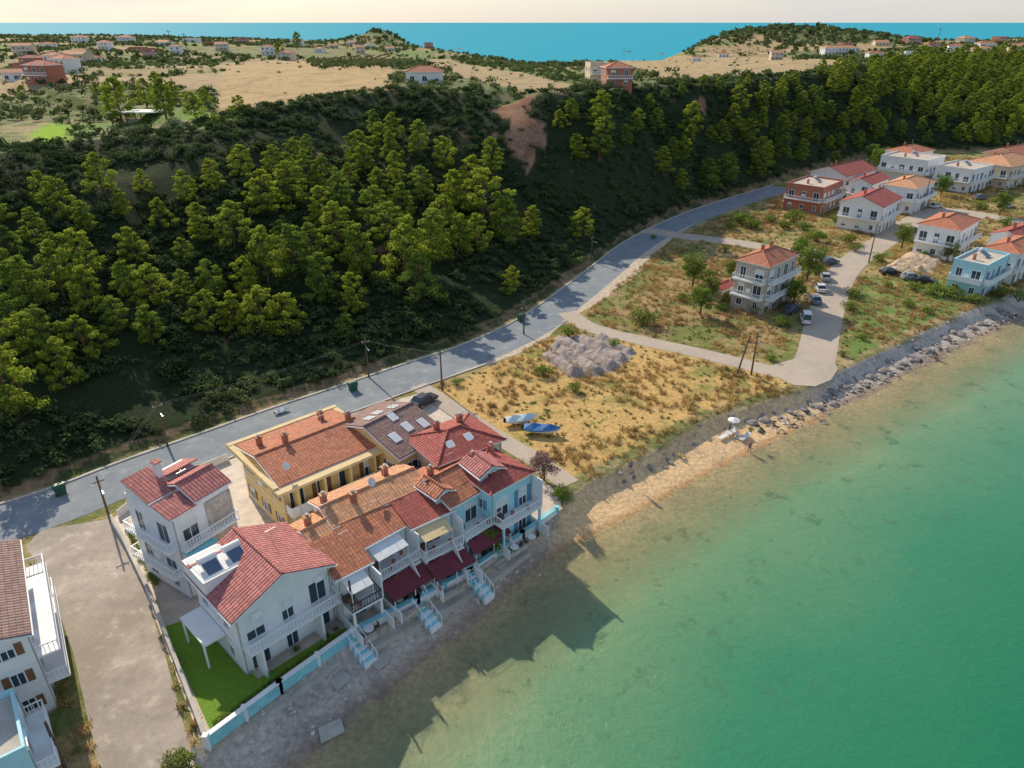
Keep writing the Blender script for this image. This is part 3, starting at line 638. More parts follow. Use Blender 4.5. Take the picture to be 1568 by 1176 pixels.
# ---------------------------------------------------------------- foliage
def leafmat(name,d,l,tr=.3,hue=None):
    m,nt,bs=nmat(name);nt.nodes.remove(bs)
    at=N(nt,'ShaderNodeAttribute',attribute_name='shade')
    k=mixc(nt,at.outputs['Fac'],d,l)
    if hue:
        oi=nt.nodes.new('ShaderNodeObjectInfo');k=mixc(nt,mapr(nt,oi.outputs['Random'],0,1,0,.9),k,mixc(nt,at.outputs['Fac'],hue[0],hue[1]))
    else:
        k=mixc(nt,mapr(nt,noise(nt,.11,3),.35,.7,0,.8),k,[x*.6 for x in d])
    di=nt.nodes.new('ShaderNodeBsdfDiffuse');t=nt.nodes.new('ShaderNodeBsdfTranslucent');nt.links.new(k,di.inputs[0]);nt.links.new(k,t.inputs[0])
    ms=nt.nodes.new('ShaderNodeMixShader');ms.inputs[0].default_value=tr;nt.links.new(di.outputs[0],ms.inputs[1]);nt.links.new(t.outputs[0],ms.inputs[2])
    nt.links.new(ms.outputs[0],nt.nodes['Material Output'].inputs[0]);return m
pineM=leafmat('pine_needles',(.055,.12,.03),(.56,.62,.075),.5,((.04,.10,.035),(.30,.42,.075)))  # dark and light ends imitate shaded foliage and sunlit highlights
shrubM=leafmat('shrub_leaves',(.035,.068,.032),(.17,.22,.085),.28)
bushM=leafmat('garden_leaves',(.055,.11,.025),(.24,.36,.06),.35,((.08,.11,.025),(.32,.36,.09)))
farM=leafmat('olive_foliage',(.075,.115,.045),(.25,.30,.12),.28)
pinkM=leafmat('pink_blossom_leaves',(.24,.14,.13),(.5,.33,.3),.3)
def nrm(a):return a/np.maximum(np.linalg.norm(a,axis=-1,keepdims=True),1e-6)
def leaves(c,r,n,size,flat=.8,up=.25,rg=rng):
    d=nrm(rg.normal(size=(n,3)));d[:,2]+=up;d=nrm(d)
    pos=np.array(c)+d*r*(rg.uniform(.55,1.08,(n,1)))*np.array([1,1,flat])
    nn=nrm(d+rg.normal(size=(n,3))*.45);t=nrm(np.cross(nn,rg.normal(size=(n,3))));bb=np.cross(nn,t)
    s=size*rg.uniform(.6,1.3,(n,1))
    Q=np.stack([pos-t*s,pos-bb*s*.6,pos+t*s,pos+bb*s*.6],1)
    sh=np.clip(.2+.45*rg.random(n)+.35*d[:,2],0,1)  # random leaf tone, plus top light painted in: upward-facing leaves lighter
    return Q,sh
def tubeq(p0,p1,r0,r1,n=6):
    p0=np.array(p0,float);p1=np.array(p1,float);d=nrm(p1-p0);a=nrm(np.cross(d,[.3,.7,.2]));b=np.cross(d,a)
    an=np.linspace(0,2*np.pi,n+1)[:,None];c=np.cos(an)*a+np.sin(an)*b
    return np.stack([p0+c[:-1]*r0,p0+c[1:]*r0,p1+c[1:]*r1,p1+c[:-1]*r1],1)
def treemesh(name,kind,leafm,wid=1.0):
    Q=[];S=[];M=[]
    def add(q,s,mi):Q.append(q);S.append(s);M.append(np.full(len(q),mi))
    if kind=='pine':
        bx,by=rng.uniform(-.5,.5,2);pts=[(0,0,-1),(bx*.3,by*.3,3),(bx,by,6.5),(bx*1.2,by*1.2,8.8)];rr=[.24,.18,.11,.04]
        for i in range(3):add(tubeq(pts[i],pts[i+1],rr[i],rr[i+1]),np.zeros(6),0)
        n=int(rng.integers(22,30))
        for i in range(n):
            f=.14+.80*(i+.5)/n;R=wid*3.3*(1-((f-.34)/.72)**2)**.75*rng.uniform(.75,1.15) if abs((f-.34)/.72)<1 else .6
            an=i*2.4+rng.uniform(-.5,.5);r=R*rng.uniform(.5,1)*(1 if f<.85 else .4);z=10*f
            c=(bx*f+math.cos(an)*r,by*f+math.sin(an)*r,z)
            cr=rng.uniform(.75,1.3)*(1.15-.5*f)
            add(tubeq((bx*f*.8,by*f*.8,max(.5,z-1.0-.15*r)),c,.07,.03,5),np.zeros(5),0)
            q,s=leaves(c,cr,120,.19,.68,.35);add(q,np.clip(s*.8+.18*f+rng.uniform(-.15,.15),0,1),1)  # painted light: tone also brightens towards the crown top
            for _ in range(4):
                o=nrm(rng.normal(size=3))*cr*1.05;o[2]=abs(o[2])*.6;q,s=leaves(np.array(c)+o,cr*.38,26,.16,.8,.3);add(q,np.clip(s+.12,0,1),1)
    elif kind=='tree':
        add(tubeq((0,0,-.5),(.1,0,2.2),.2,.13),np.zeros(6),0)
        for i in range(16):
            an=i*2.4;f=i/16;r=1.9*math.sqrt(rng.random())*(1.1-.5*f);z=1.9+2.9*f
            c=(math.cos(an)*r,math.sin(an)*r,z);add(tubeq((.1,0,1.7),c,.07,.02,5),np.zeros(5),0)
            q,s=leaves(c,rng.uniform(.6,1.1),130,.15,.85,.2);add(q,s,1)
    else:
        for i in range(9):
            an=i*2.4;r=.62*math.sqrt(i/9);c=(math.cos(an)*r,math.sin(an)*r,.35+.3*rng.random()*(1.1-r))
            add(tubeq((0,0,-.1),c,.03,.012,4),np.zeros(4),0)
            q,s=leaves(c,rng.uniform(.28,.45),70,.065,.85,.3);add(q,s,1)
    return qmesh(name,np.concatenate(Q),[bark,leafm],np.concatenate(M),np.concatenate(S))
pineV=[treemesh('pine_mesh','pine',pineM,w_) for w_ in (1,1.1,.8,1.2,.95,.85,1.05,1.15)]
treeV=[treemesh('tree_mesh','tree',bushM) for _ in range(3)]
bushV=[treemesh('bush_mesh','bush',bushM) for _ in range(3)]
pinkV=treemesh('blossom_mesh','tree',pinkM)
def place(name,me,x,y,z,s,sz=None,rot=None):
    o=link(bpy.data.objects.new(name,me));o.location=(x,y,z);o.scale=(s,s,sz or s);o.rotation_euler=(random.uniform(-.07,.07),random.uniform(-.07,.07),random.uniform(0,6.28) if rot is None else rot);return o
pl_px=[(100,310,68),(60,352,60),(135,335,50),(100,420,90),(50,440,85),(18,375,55),(210,380,60),(240,440,70),(180,485,60),(28,485,65),(285,440,52),(330,430,60),(360,350,70),(310,345,60),(400,300,66),(445,290,70),(470,262,55),(490,320,62),(522,300,60),(290,290,50),(250,330,50),(330,272,50),(372,250,48),(412,400,90),(452,390,80),(522,360,85),(555,395,88),(492,430,80),(405,480,75),(320,480,66),(440,485,70),(545,452,66),(560,250,50),(610,262,52),(600,228,45),(642,215,50),(540,230,46),(682,240,50),(650,290,58),(620,315,60),(620,390,100),(655,372,85),(642,430,80),(682,340,75),(702,300,66),(742,310,84),(775,345,70),(752,240,48),(722,272,56),(602,198,40),(575,192,40),(812,345,50),(890,345,46),(780,430,44),(30,590,120),(533,550,48),(8,735,80),(235,500,66),(75,515,90),(140,450,75),(70,290,50),(0,320,60),(140,520,75),(200,430,60),(480,380,66),(380,430,70),(360,480,60),(570,320,60),(600,350,70),(500,270,55),(420,250,45),(530,500,40),(700,370,70),(730,360,60),(20,420,70),(130,390,70),(585,290,55),
(868,412,50),(892,392,55),(915,372,52),(940,352,55),(968,336,50),(998,322,48),(1030,305,46),(845,432,46),(1065,290,44),(820,460,40),(100,560,80),(50,520,80)]
pts=[]
for u,v,hp in pl_px:
    p=GT(u,v+hp*.42)
    if not p:continue
    dep=p[1]*cP+(H-p[2])*sP;h=hp*dep/F*1.1
    if sdist(np.array([p[0]]),np.array([p[1]]),foot)[0][0]<7: 
        continue
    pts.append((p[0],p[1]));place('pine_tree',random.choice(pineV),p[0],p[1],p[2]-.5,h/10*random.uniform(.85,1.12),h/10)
def stand(poly,n,mind,hr,extra=None):
    w=GTL(poly);xs=[a for a,_ in w];ys=[b for _,b in w];got=0;tries=0
    while got<n and tries<n*30:
        tries+=1;x=random.uniform(min(xs),max(xs));y=random.uniform(min(ys),max(ys))
        if not inpoly(np.array([x]),np.array([y]),w)[0]:continue
        if any((x-a)**2+(y-b)**2<mind*mind for a,b in pts):continue
        d,_,_=sdist(np.array([x]),np.array([y]),foot)
        if d[0]<9:continue
        if bare(np.array([x]),np.array([y]),0)[0]>-2:continue
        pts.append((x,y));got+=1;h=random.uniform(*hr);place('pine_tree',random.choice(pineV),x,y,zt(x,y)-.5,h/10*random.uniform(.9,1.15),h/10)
stand([(835,180),(905,172),(1090,165),(1240,140),(1420,105),(1568,98),(1568,222),(1480,228),(1290,246),(1200,275),(1130,295),(960,262),(850,280)],240,5.8,(5,11))
stand([(0,300),(240,290),(480,235),(600,215),(740,250),(760,330),(640,460),(420,520),(0,560)],18,6.0,(4,8))
stand([(1240,120),(1420,96),(1568,86),(1568,120),(1380,130)],60,6.5,(7,11))
stand([(980,150),(1240,128),(1240,150),(1000,175)],20,6,(4,7))
for u,v,hp in [(188,190,70),(255,182,62),(225,165,45),(300,180,40),(318,165,30),(365,175,30),(245,150,40),(270,160,36),(330,190,22),(430,92,26),(455,76,26),(150,150,22),(880,140,14),(35,150,20)]:
    p=GT(u,v);
    if p:
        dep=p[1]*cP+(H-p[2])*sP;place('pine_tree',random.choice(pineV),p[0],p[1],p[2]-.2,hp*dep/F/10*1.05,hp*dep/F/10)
def blobtemp(n,size,lumps=5,fl=.75):
    Q=[];S=[]
    for i in range(lumps):
        an=i*2.4;r=.55*math.sqrt(i/lumps);q,s=leaves((math.cos(an)*r,math.sin(an)*r,.35+.25*rng.random()),rng.uniform(.4,.6),n//lumps,size,fl,.3);Q.append(q);S.append(s)
    return np.concatenate(Q),np.concatenate(S)
def scatter(name,temps,px,py,pz,sr,m,zs=(.7,1.1)):
    QQ=[];SS=[];idx=rng.integers(0,len(temps),len(px))
    for k,(q,s) in enumerate(temps):
        w=np.where(idx==k)[0]
        if len(w)==0:continue
        a=rng.uniform(0,6.28,len(w));ca,sa=np.cos(a),np.sin(a);sc_=sr[w];szz=sc_*rng.uniform(*zs,len(w))
        x=(q[None,:,:,0]*ca[:,None,None]-q[None,:,:,1]*sa[:,None,None])*sc_[:,None,None]+px[w][:,None,None]
        y=(q[None,:,:,0]*sa[:,None,None]+q[None,:,:,1]*ca[:,None,None])*sc_[:,None,None]+py[w][:,None,None]
        z=q[None,:,:,2]*szz[:,None,None]+pz[w][:,None,None]
        QQ.append(np.stack([x,y,z],-1).reshape(-1,4,3));SS.append(np.clip(np.tile(s,len(w))+np.repeat(rng.uniform(-.25,.25,len(w)),len(s)),0,1))
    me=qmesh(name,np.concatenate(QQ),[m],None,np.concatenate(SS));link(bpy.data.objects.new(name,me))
tA=[blobtemp(90,.16) for _ in range(5)];tB=[blobtemp(45,.22) for _ in range(5)];tC=[blobtemp(25,.32) for _ in range(4)]
def inview(x,y,mg=20): return (x<y*.78+mg)&(x>-y*.8-mg)
n=160000;x=rng.uniform(-160,430,n);y=rng.uniform(45,640,n)
pr=np.where(y<150,1.0,np.where(y<230,.75,.33))
kp=(rng.random(n)<pr)&inview(x,y);x,y=x[kp],y[kp]
dff,_,_=sdist(x,y,foot);dff-=5.6;dcc,_,_=sdist(x,y,crest)
mk=(dff>.5)&(dcc<6)&((bare(x,y,dff)<-.3)|(dff<22)|(rng.random(len(x))<.12))&(fbm(x/14,y/14,55,3)>.32)
x,y=x[mk],y[mk];near=y<220
xa,ya=x[near],y[near];scatter('hillside_shrubs',tA,xa,ya,T(xa,ya)-.15,rng.uniform(.6,1.7,len(xa))*(.7+.7*fbm(xa/10,ya/10,5,2)),shrubM)
xb,yb=x[~near],y[~near];scatter('distant_hillside_shrubs',tB,xb,yb,T(xb,yb)-.2,rng.uniform(1.0,2.2,len(xb)),shrubM)
n=76000;x=rng.uniform(-1150,1150,n);y=rng.uniform(120,1650,n)
keep=inview(x,y,30)&(rng.random(n)<np.clip(450/y,.22,1));x,y=x[keep],y[keep]
dcc,_,_=sdist(x,y,crest);de,_,_=sdist(x,y,edge);ok=(dcc>3)&(de<40)
for w in FW:ok&=~inpoly(x,y,w)
fn=fbm(x/45,y/45,77,3);bump1=np.exp(-(((x-310)/120)**2+((y-900)/110)**2))+np.exp(-(((x+195)/65)**2+((y-1190)/100)**2))
pi_,pe_=parcels(x,y)
ok&=(((pi_>.62)&(fn>.40))|(pe_<3.0)|(bump1>.2)|(rng.random(len(x))<.10)|(dcc<15))
x,y,b1=x[ok],y[ok],bump1[ok];fr=y>420
scatter('plateau_trees',tB,x[~fr],y[~fr],T(x[~fr],y[~fr])-.2,rng.uniform(1.2,2.7,(~fr).sum()),farM,(.8,1.4))
scatter('distant_trees',tC,x[fr],y[fr],T(x[fr],y[fr])-.2,rng.uniform(1.6,3.3,fr.sum())*(1+b1[fr]*.9),farM,(.8,1.3))
n=14000;x=rng.uniform(-230,450,n);y=rng.uniform(125,520,n);dcc,_,_=sdist(x,y,crest);ok=(dcc>0)&(dcc<200)&inview(x,y)
for w in FW[:8]:ok&=~inpoly(x,y,w)
pi_,pe_=parcels(x,y);ok&=(fbm(x/25,y/25,78,3)>.42)&((pi_>.55)|(pe_<3)|(dcc<12))
x,y=x[ok],y[ok];scatter('plateau_scrub',tC,x,y,T(x,y)-.2,rng.uniform(.7,1.7,len(x)),farM,(.7,1.2))
ox=[];oy=[]
X2,Y2=np.meshgrid(np.arange(-700,900,7.5),np.arange(150,1000,7.5));X2=X2.ravel()+rng.uniform(-.6,.6,X2.size);Y2=Y2.ravel()+rng.uniform(-.6,.6,Y2.size)
pi_,pe_=parcels(X2,Y2);dcc,_,_=sdist(X2,Y2,crest);de,_,_=sdist(X2,Y2,edge)
k2=(pi_>=.22)&(pi_<.38)&(dcc>14)&(de<0)&(pe_>3)&inview(X2,Y2)
for w in FW:k2&=~inpoly(X2,Y2,w)
ox+=list(X2[k2]);oy+=list(Y2[k2])
for w in (GTL([(470,92),(600,84),(600,105),(480,108)]),GTL([(700,92),(860,96),(880,120),(760,105)]),GTL([(0,190),(0,140),(160,120),(180,160),(120,185)])):
    if len(w)<3:continue
    xs=[a for a,_ in w];ys=[b for _,b in w]
    for i in np.arange(min(xs),max(xs),7):
        for j in np.arange(min(ys),max(ys),7):
            if inpoly(np.array([i]),np.array([j]),w)[0]:ox.append(i+random.uniform(-.6,.6));oy.append(j+random.uniform(-.6,.6))
ox=np.array(ox);oy=np.array(oy);scatter('olive_orchard',tC,ox,oy,T(ox,oy)+.2,rng.uniform(1.2,2.0,len(ox)),farM,(.9,1.2))
bx_=[];by_=[]
for w in FW[:4]:
    xs=[a for a,_ in w];ys=[b for _,b in w]
    for _ in range(140):
        i,j=random.uniform(min(xs),max(xs)),random.uniform(min(ys),max(ys))
        if inpoly(np.array([i]),np.array([j]),w)[0]:bx_.append(i);by_.append(j)
bx_=np.array(bx_);by_=np.array(by_);scatter('field_bushes',tB,bx_,by_,T(bx_,by_)-.1,rng.uniform(.5,1.6,len(bx_)),farM)
# field weeds and dry grass tufts
n=64000;x=rng.uniform(-60,190,n);y=rng.uniform(30,290,n)
fd,_,_=sdist(x,y,foot);bd_,_,_=sdist(x,y,bank);ok=(fd<-5.4)&(bd_>.3)&(x<y*.78+8)&(x>-y*.8-5)
for line,wd in ((laneD,2.2),(laneE,3.3),(laneF,3.0),(laneG,2.3),(laneC,1.9)):
    d,_,_=sdist(x,y,line);ok&=abs(d)>wd
ok&=~inpoly(x,y,lot);ar=GL([(30,838),(60,805),(168,790),(200,830),(230,905),(258,1000),(290,1120),(340,1300),(205,1300),(145,1176),(105,1000),(62,885)]);ok&=~inpoly(x,y,ar)
ok&=~inpoly(x,y,GL([(1178,562),(1240,532),(1280,545),(1288,568),(1270,586),(1215,594)]))
x,y=x[ok],y[ok];g=fbm(x/7,y/7,31,4)
def tuft(n,h):
    Q=[];
    for i in range(n):
        a=rng.uniform(0,6.28);r=rng.uniform(0,.45);bx,by=math.cos(a)*r,math.sin(a)*r;b2=rng.uniform(0,6.28);w=.06;lx,ly=rng.normal(size=2)*.2;hh=h*rng.uniform(.6,1.2)
        Q.append([(bx-w*math.cos(b2),by-w*math.sin(b2),0),(bx+w*math.cos(b2),by+w*math.sin(b2),0),(bx+lx+.01,by+ly,hh),(bx+lx-.01,by+ly,hh)])
    return np.array(Q),rng.random(n)
goldM=leafmat('dry_grass_blades',(.44,.30,.12),(.78,.58,.28),.35);weedM=leafmat('weed_leaves',(.13,.15,.04),(.34,.32,.10),.3)
tg=[tuft(18,.5) for _ in range(5)];d=g>.43
scatter('dry_grass',tg,x[d],y[d],np.full(d.sum(),2.0),rng.uniform(.6,1.5,d.sum()),goldM)
d=(g<.40)&(rng.random(len(g))<.7);scatter('field_weeds',tB,x[d],y[d],np.full(d.sum(),1.93),rng.uniform(.12,.42,d.sum()),weedM)
for u,v,w,k in [(880,600,36,'b'),(832,575,40,'b'),(1072,482,44,'t'),(985,497,60,'b'),(1060,440,50,'t'),(1095,455,40,'b'),(1140,468,44,'t'),(1120,430,34,'t'),(1180,470,34,'b'),(1215,470,44,'t'),(1235,430,54,'t'),(1225,405,40,'t'),(1250,420,30,'b'),(1085,425,30,'b'),(1110,462,34,'b'),(1160,478,34,'b'),(1195,500,44,'b'),(1135,345,46,'b'),(1215,340,44,'b'),(1200,350,30,'b'),(1250,370,40,'b'),(1300,372,36,'b'),(1310,385,30,'b'),(1150,350,40,'b'),(1380,380,36,'t'),(1345,400,30,'b'),(1305,455,34,'b'),(1300,475,34,'b'),(1455,455,44,'b'),(1490,465,40,'b'),(1430,452,40,'b'),(1400,445,34,'b'),(1470,370,34,'t'),(1530,330,34,'t'),(1450,400,30,'t'),(1415,395,24,'b'),(1500,320,30,'b'),(1540,345,30,'b'),(1345,262,34,'t'),(1440,300,30,'t'),(1330,252,30,'t'),(1275,256,24,'t'),(590,738,66,'t'),(560,748,38,'b'),(860,775,34,'t'),(752,846,44,'t'),(285,1195,62,'t'),(455,995,16,'b'),(470,1010,14,'b'),(500,975,16,'b'),(515,965,14,'b'),(205,830,14,'b'),(215,860,14,'b'),(228,885,14,'b'),(440,790,26,'b'),(1000,365,14,'b'),(1430,360,26,'t'),(1352,338,26,'b'),(1560,460,40,'b'),(1530,455,36,'b'),(60,1165,30,'b'),(1480,420,24,'t'),(1110,385,20,'b'),(870,515,40,'b'),(940,530,26,'b'),(1180,552,24,'b'),(700,590,26,'b'),(1150,660,14,'b'),(1450,345,24,'b'),(1510,430,24,'b'),(1360,440,20,'b'),(90,1060,22,'b'),(60,1010,24,'b'),(75,1120,30,'b'),(120,1150,20,'b'),(1085,462,40,'t'),(1105,475,30,'b'),(1200,455,36,'t'),(1165,462,26,'b'),(1045,460,30,'b'),(1390,470,26,'b'),(1420,480,24,'b'),(1320,520,22,'b'),(1290,545,22,'b'),(1310,345,26,'t'),(1280,340,24,'b'),(1230,352,30,'b'),(1180,340,26,'b'),(1120,350,24,'b')]:
    q=G(u,v);dep=q[1]*cP+48*sP;wm=w*dep/F
    if k=='t':place('garden_tree',random.choice(treeV),q[0],q[1],2.0,wm/5.0)
    else:place('bush',random.choice(bushV),q[0],q[1],2.0,wm/2.0)
q=G(833,735);place('blossom_tree',pinkV,q[0],q[1],2,.75)
hp=GL([(330,1108),(525,972)]);n=46;x=np.linspace(hp[0][0],hp[1][0],n);y=np.linspace(hp[0][1],hp[1][1],n);scatter('garden_hedge',tA,x,y,np.full(n,2.0),np.full(n,.42),bushM)
hp=GL([(198,815),(240,895)]);n=26;x=np.linspace(hp[0][0],hp[1][0],n);y=np.linspace(hp[0][1],hp[1][1],n);scatter('villa_hedge',tA,x,y,np.full(n,2.0),np.full(n,.45),bushM)
# ---------------------------------------------------------------- rocks, mounds
rockM=mat('dark_rock',(.27,.24,.22),.9,.35,1.5,.6);rockL=mat('pale_rock',(.58,.53,.47),.9,.25,1.5,.5)
def icotemp():
    import bmesh
    bm=bmesh.new();bmesh.ops.create_icosphere(bm,subdivisions=2,radius=1);o=rng.uniform(0,50)
    V=np.array([v.co[:] for v in bm.verts]);Fc=[[v.index for v in f.verts] for f in bm.faces];bm.free()
    V=V*(1+.5*(fbm(V[:,0:1]*1.4+o+5,V[:,1:2]*1.4+V[:,2:3]+7,3,2)-.5)*2*.7);V=np.round(V*2.6)/2.6*.45+V*.55
    return V,Fc
IT=[icotemp() for _ in range(5)]
def rocks(name,px,py,pz,s,m,fl=.5):
    V=[];Fc=[];o=0
    for i in range(len(px)):
        v,f=IT[i%5];a=random.uniform(0,6.28);c,d=math.cos(a),math.sin(a)
        w=np.stack([(v[:,0]*c-v[:,1]*d*.7)*s[i]+px[i],(v[:,0]*d+v[:,1]*c*.7)*s[i]+py[i],v[:,2]*s[i]*fl+pz[i]],1)
        V.extend(map(tuple,w));Fc.extend([[k+o for k in q] for q in f]);o+=len(v)
    obj(name,V,Fc,m)
def alongshore(u0,u1,n,wr):
    S=smooth(shore[2:-4],8);Bk=smooth(bank[2:-4],8);Sx=[p for p in S if u0<=p[0]<=u1];r=[]
    for i in range(n):
        a=random.choice(Sx);a=(a[0]+random.uniform(-2,2),a[1]+random.uniform(-2,2));b=min(Bk,key=lambda q:(q[0]-a[0])**2+(q[1]-a[1])**2);w=random.uniform(*wr);r.append((a[0]+(b[0]-a[0])*w,a[1]+(b[1]-a[1])*w))
    return r
x0=G(1000,772,0)[0];x1=G(1180,680,0)[0]
r=alongshore(x1,100,100,(.45,.7));px,py=np.array(r).T;rocks('shore_boulders',px,py,T(px,py)+.02,rng.uniform(.25,1.2,len(px)),rockM,.3)
r=alongshore(x0,x1,20,(.7,.95));px,py=np.array(r).T;rocks('bank_boulders',px,py,T(px,py),rng.uniform(.2,.6,len(px)),rockM,.4)
r=alongshore(x1,100,40,(.02,.3));px,py=np.array(r).T;rocks('waterline_rocks',px,py,T(px,py),rng.uniform(.15,.5,len(px)),rockM,.3)
r=alongshore(-18,G(830,868,0)[0],150,(.3,.98));px,py=np.array(r).T;rocks('beach_stones',px,py,T(px,py),rng.uniform(.05,.26,len(px)),rockL,.5)
r=alongshore(x1,100,200,(.2,.95));px,py=np.array(r).T;rocks('pale_beach_stones',px,py,T(px,py),rng.uniform(.08,.35,len(px)),rockL,.5)
for u,v in ((560,985),(590,1000),(575,1010),(620,960),(520,1040),(735,905),(505,1110),(760,870)):
    x,y=G(u,v,.8);b=Bld('broken_concrete_slab',x,y,zt(x,y)+.08,random.uniform(0,3));s=random.uniform(.6,1.2);b.hexa('slab',conc,[(-s,-s*.6,-.1),(s*.8,-s*.7,-.1),(s,s*.5,-.1),(-s*.7,s*.6,-.1),(-s,-s*.6,.12),(s*.8,-s*.7,.18),(s,s*.5,.1),(-s*.7,s*.6,.15)]);b.finish()
r=alongshore(x1,100,300,(.3,.42));px,py=np.array(r).T;scatter('seaweed_wrack',tC,px,py,T(px,py)-.02,rng.uniform(.15,.5,len(px)),leafmat('dry_seaweed',(.07,.055,.04),(.16,.13,.1),.0),(.2,.35))
def mounds(name,poly,amp,col,seed):
    w=GL(poly);xs=[a for a,_ in w];ys=[b for _,b in w];a=np.linspace(min(xs),max(xs),140);b=np.linspace(min(ys),max(ys),140);XX,YY=np.meshgrid(a,b)
    d,_,_=sdist(XX,YY,w+[w[0]]);ins=inpoly(XX,YY,w);e=np.where(ins,ss(np.abs(d)/1.8),0)
    ph=(XX*.8+YY*.6)/3.3*math.pi+2.5*fbm(XX/5,YY/5,seed,3);rid=np.abs(np.sin(ph))**1.3*(.3+1.0*fbm(XX/2.2,YY/2.2,seed+3,3))
    Zm=1.97+e*amp*rid+e*.22*fbm(XX*1.6,YY*1.6,seed,3)-(1-ins)*.3
    me=gridmesh(name,a,b,Zm);me.materials.append(col);link(bpy.data.objects.new(name,me))
mounds('earth_mounds',[(825,548),(850,515),(925,512),(978,540),(950,566),(920,578),(870,580)],1.25,mat('grey_brown_soil',(.34,.285,.265),.95,.35,1.5,.8),11)
mounds('rubble_heap',[(1350,410),(1385,388),(1450,395),(1440,415),(1390,425)],1.4,mat('tan_rubble',(.5,.38,.27),.95,.3,1.5,.8),15)
# ---------------------------------------------------------------- poles and wires
def pole(u,v,h=9,arm=True,name='utility_pole',lean=0):
    x,y=G(u,v);b=Bld(name,x,y,2,random.uniform(.4,1.0));b.tube('shaft',wood,(0,0,-.5),(lean,0,h),.15,.09)
    if arm:
        b.box('crossarm',wood,lean-.6,lean+.6,-.05,.05,h-.75,h-.65)
        for q in(-.5,0,.5):b.tube('insulator',awnw,(lean+q,0,h-.65),(lean+q,0,h-.48),.04)
        b.box('lamp_arm',steel,lean-.04,lean+.04,-.9,-.02,h-1.5,h-1.44);b.hexa('lamp_head',steel,[(lean-.12,-1.35,h-1.55),(lean+.12,-1.35,h-1.55),(lean+.1,-.85,h-1.5),(lean-.1,-.85,h-1.5),(lean-.1,-1.35,h-1.45),(lean+.1,-1.35,h-1.45),(lean+.08,-.85,h-1.42),(lean-.08,-.85,h-1.42)])
    b.finish();return (x,y,2+h-.4)
PP=[pole(170,800,6),pole(257,684,6.5),pole(565,578,6.5),pole(677,598,6.5),pole(802,512,5.5)]
PQ=[pole(1150,574,7),pole(1330,402,9),pole(1412,322,9)]
pole(1128,572,6,False,'leaning_pole',2.0);pole(100,1176,5,False);pole(545,968,6,False)
pole(1352,350,8);pole(905,400,6)
def wires(name,pp):
    cu=bpy.data.curves.new(name,'CURVE');cu.dimensions='3D';cu.bevel_depth=.005
    for i in range(len(pp)-1):
        a,b=pp[i],pp[i+1];L=math.dist(a,b)
        for o in(-.3,.3):
            s=cu.splines.new('POLY');s.points.add(16)
            for k in range(17):
                t=k/16;s.points[k].co=(a[0]+(b[0]-a[0])*t+o*.6,a[1]+(b[1]-a[1])*t-o*.6,a[2]+(b[2]-a[2])*t-4*t*(1-t)*L*.02,1)
    cu.materials.append(grey);link(bpy.data.objects.new(name,cu))
wires('power_lines',PP);wires('power_lines',PQ)
for u,v,h in [(600,66,14),(955,88,14),(1240,72,16),(262,72,14),(285,74,12),(1435,66,14)]:
    p=GT(u,v)
    if p:
        b=Bld('pylon',p[0],p[1],p[2],.3);b.tube('shaft',wood,(0,0,-1),(0,0,h),.35,.2);b.box('crossarm',wood,-2,2,-.1,.1,h-1.6,h-1.3);b.finish()
# ---------------------------------------------------------------- cars
def car(u,v,yaw,c,name='parked_car',van=False,z=2.06):
    x,y=G(u,v);m=mat('car_paint_%.2f_%.2f'%(c[0],c[2]),c,.3,.03,1,0);b=Bld(name,x,y,z,yaw);hr=1.45 if not van else 1.95
    w=.88
    def sec(x0,x1,z0a,z1a,z0b,z1b,wa,wb,part,mm):b.hexa(part,mm,[(x0,-wa,z0a),(x1,-wb,z0b),(x1,wb,z0b),(x0,wa,z0a),(x0,-wa,z1a),(x1,-wb,z1b),(x1,wb,z1b),(x0,wa,z1a)])
    sec(-2.1,-1.0,.3,.9,.24,.95,.8,w,'body',m);sec(-1.0,.85,.24,.95,.24,.92,w,w,'body',m);sec(.85,2.1,.24,.92,.32,.66,w,.76,'body',m)
    xa,xb=(-1.95,.9) if van else (-1.75,.95);ta,tb=(-1.8,.4) if van else (-1.2,.25)
    b.hexa('windows',glass,[(xa,-.8,.92),(xb,-.8,.92),(xb,.8,.92),(xa,.8,.92),(ta,-.64,hr-.04),(tb,-.64,hr-.04),(tb,.64,hr-.04),(ta,.64,hr-.04)])
    b.hexa('roof',m,[(ta-.05,-.67,hr-.05),(tb+.05,-.67,hr-.05),(tb+.05,.67,hr-.05),(ta-.05,.67,hr-.05),(ta+.05,-.6,hr+.02),(tb-.05,-.6,hr+.02),(tb-.05,.6,hr+.02),(ta+.05,.6,hr+.02)])
    for sy in(-1,1):
        b.tube('pillars',m,(-.35,sy*.81,.92),(-.35,sy*.655,hr),.04,n=4);b.tube('pillars',m,(xb,sy*.8,.92),(tb,sy*.65,hr),.035,n=4);b.tube('pillars',m,(xa,sy*.8,.92),(ta,sy*.65,hr),.05,n=4)
        b.box('mirrors',m,.6,.75,sy*.9,sy*1.05,.92,1.05)
        b.box('headlights',awnw,2.02,2.12,sy*.45,sy*.72,.48,.62);b.box('taillights',mat('red_lens',(.4,.02,.02),.3,0,1,0),-2.13,-2.05,sy*.5,sy*.76,.65,.82)
        for wx_ in(-1.3,1.32):b.tube('wheels',rubber,(wx_,sy*.68,.31),(wx_,sy*.91,.31),.31,n=14);b.tube('hubcaps',steel,(wx_,sy*.9,.31),(wx_,sy*.925,.31),.18,n=10)
    b.finish()
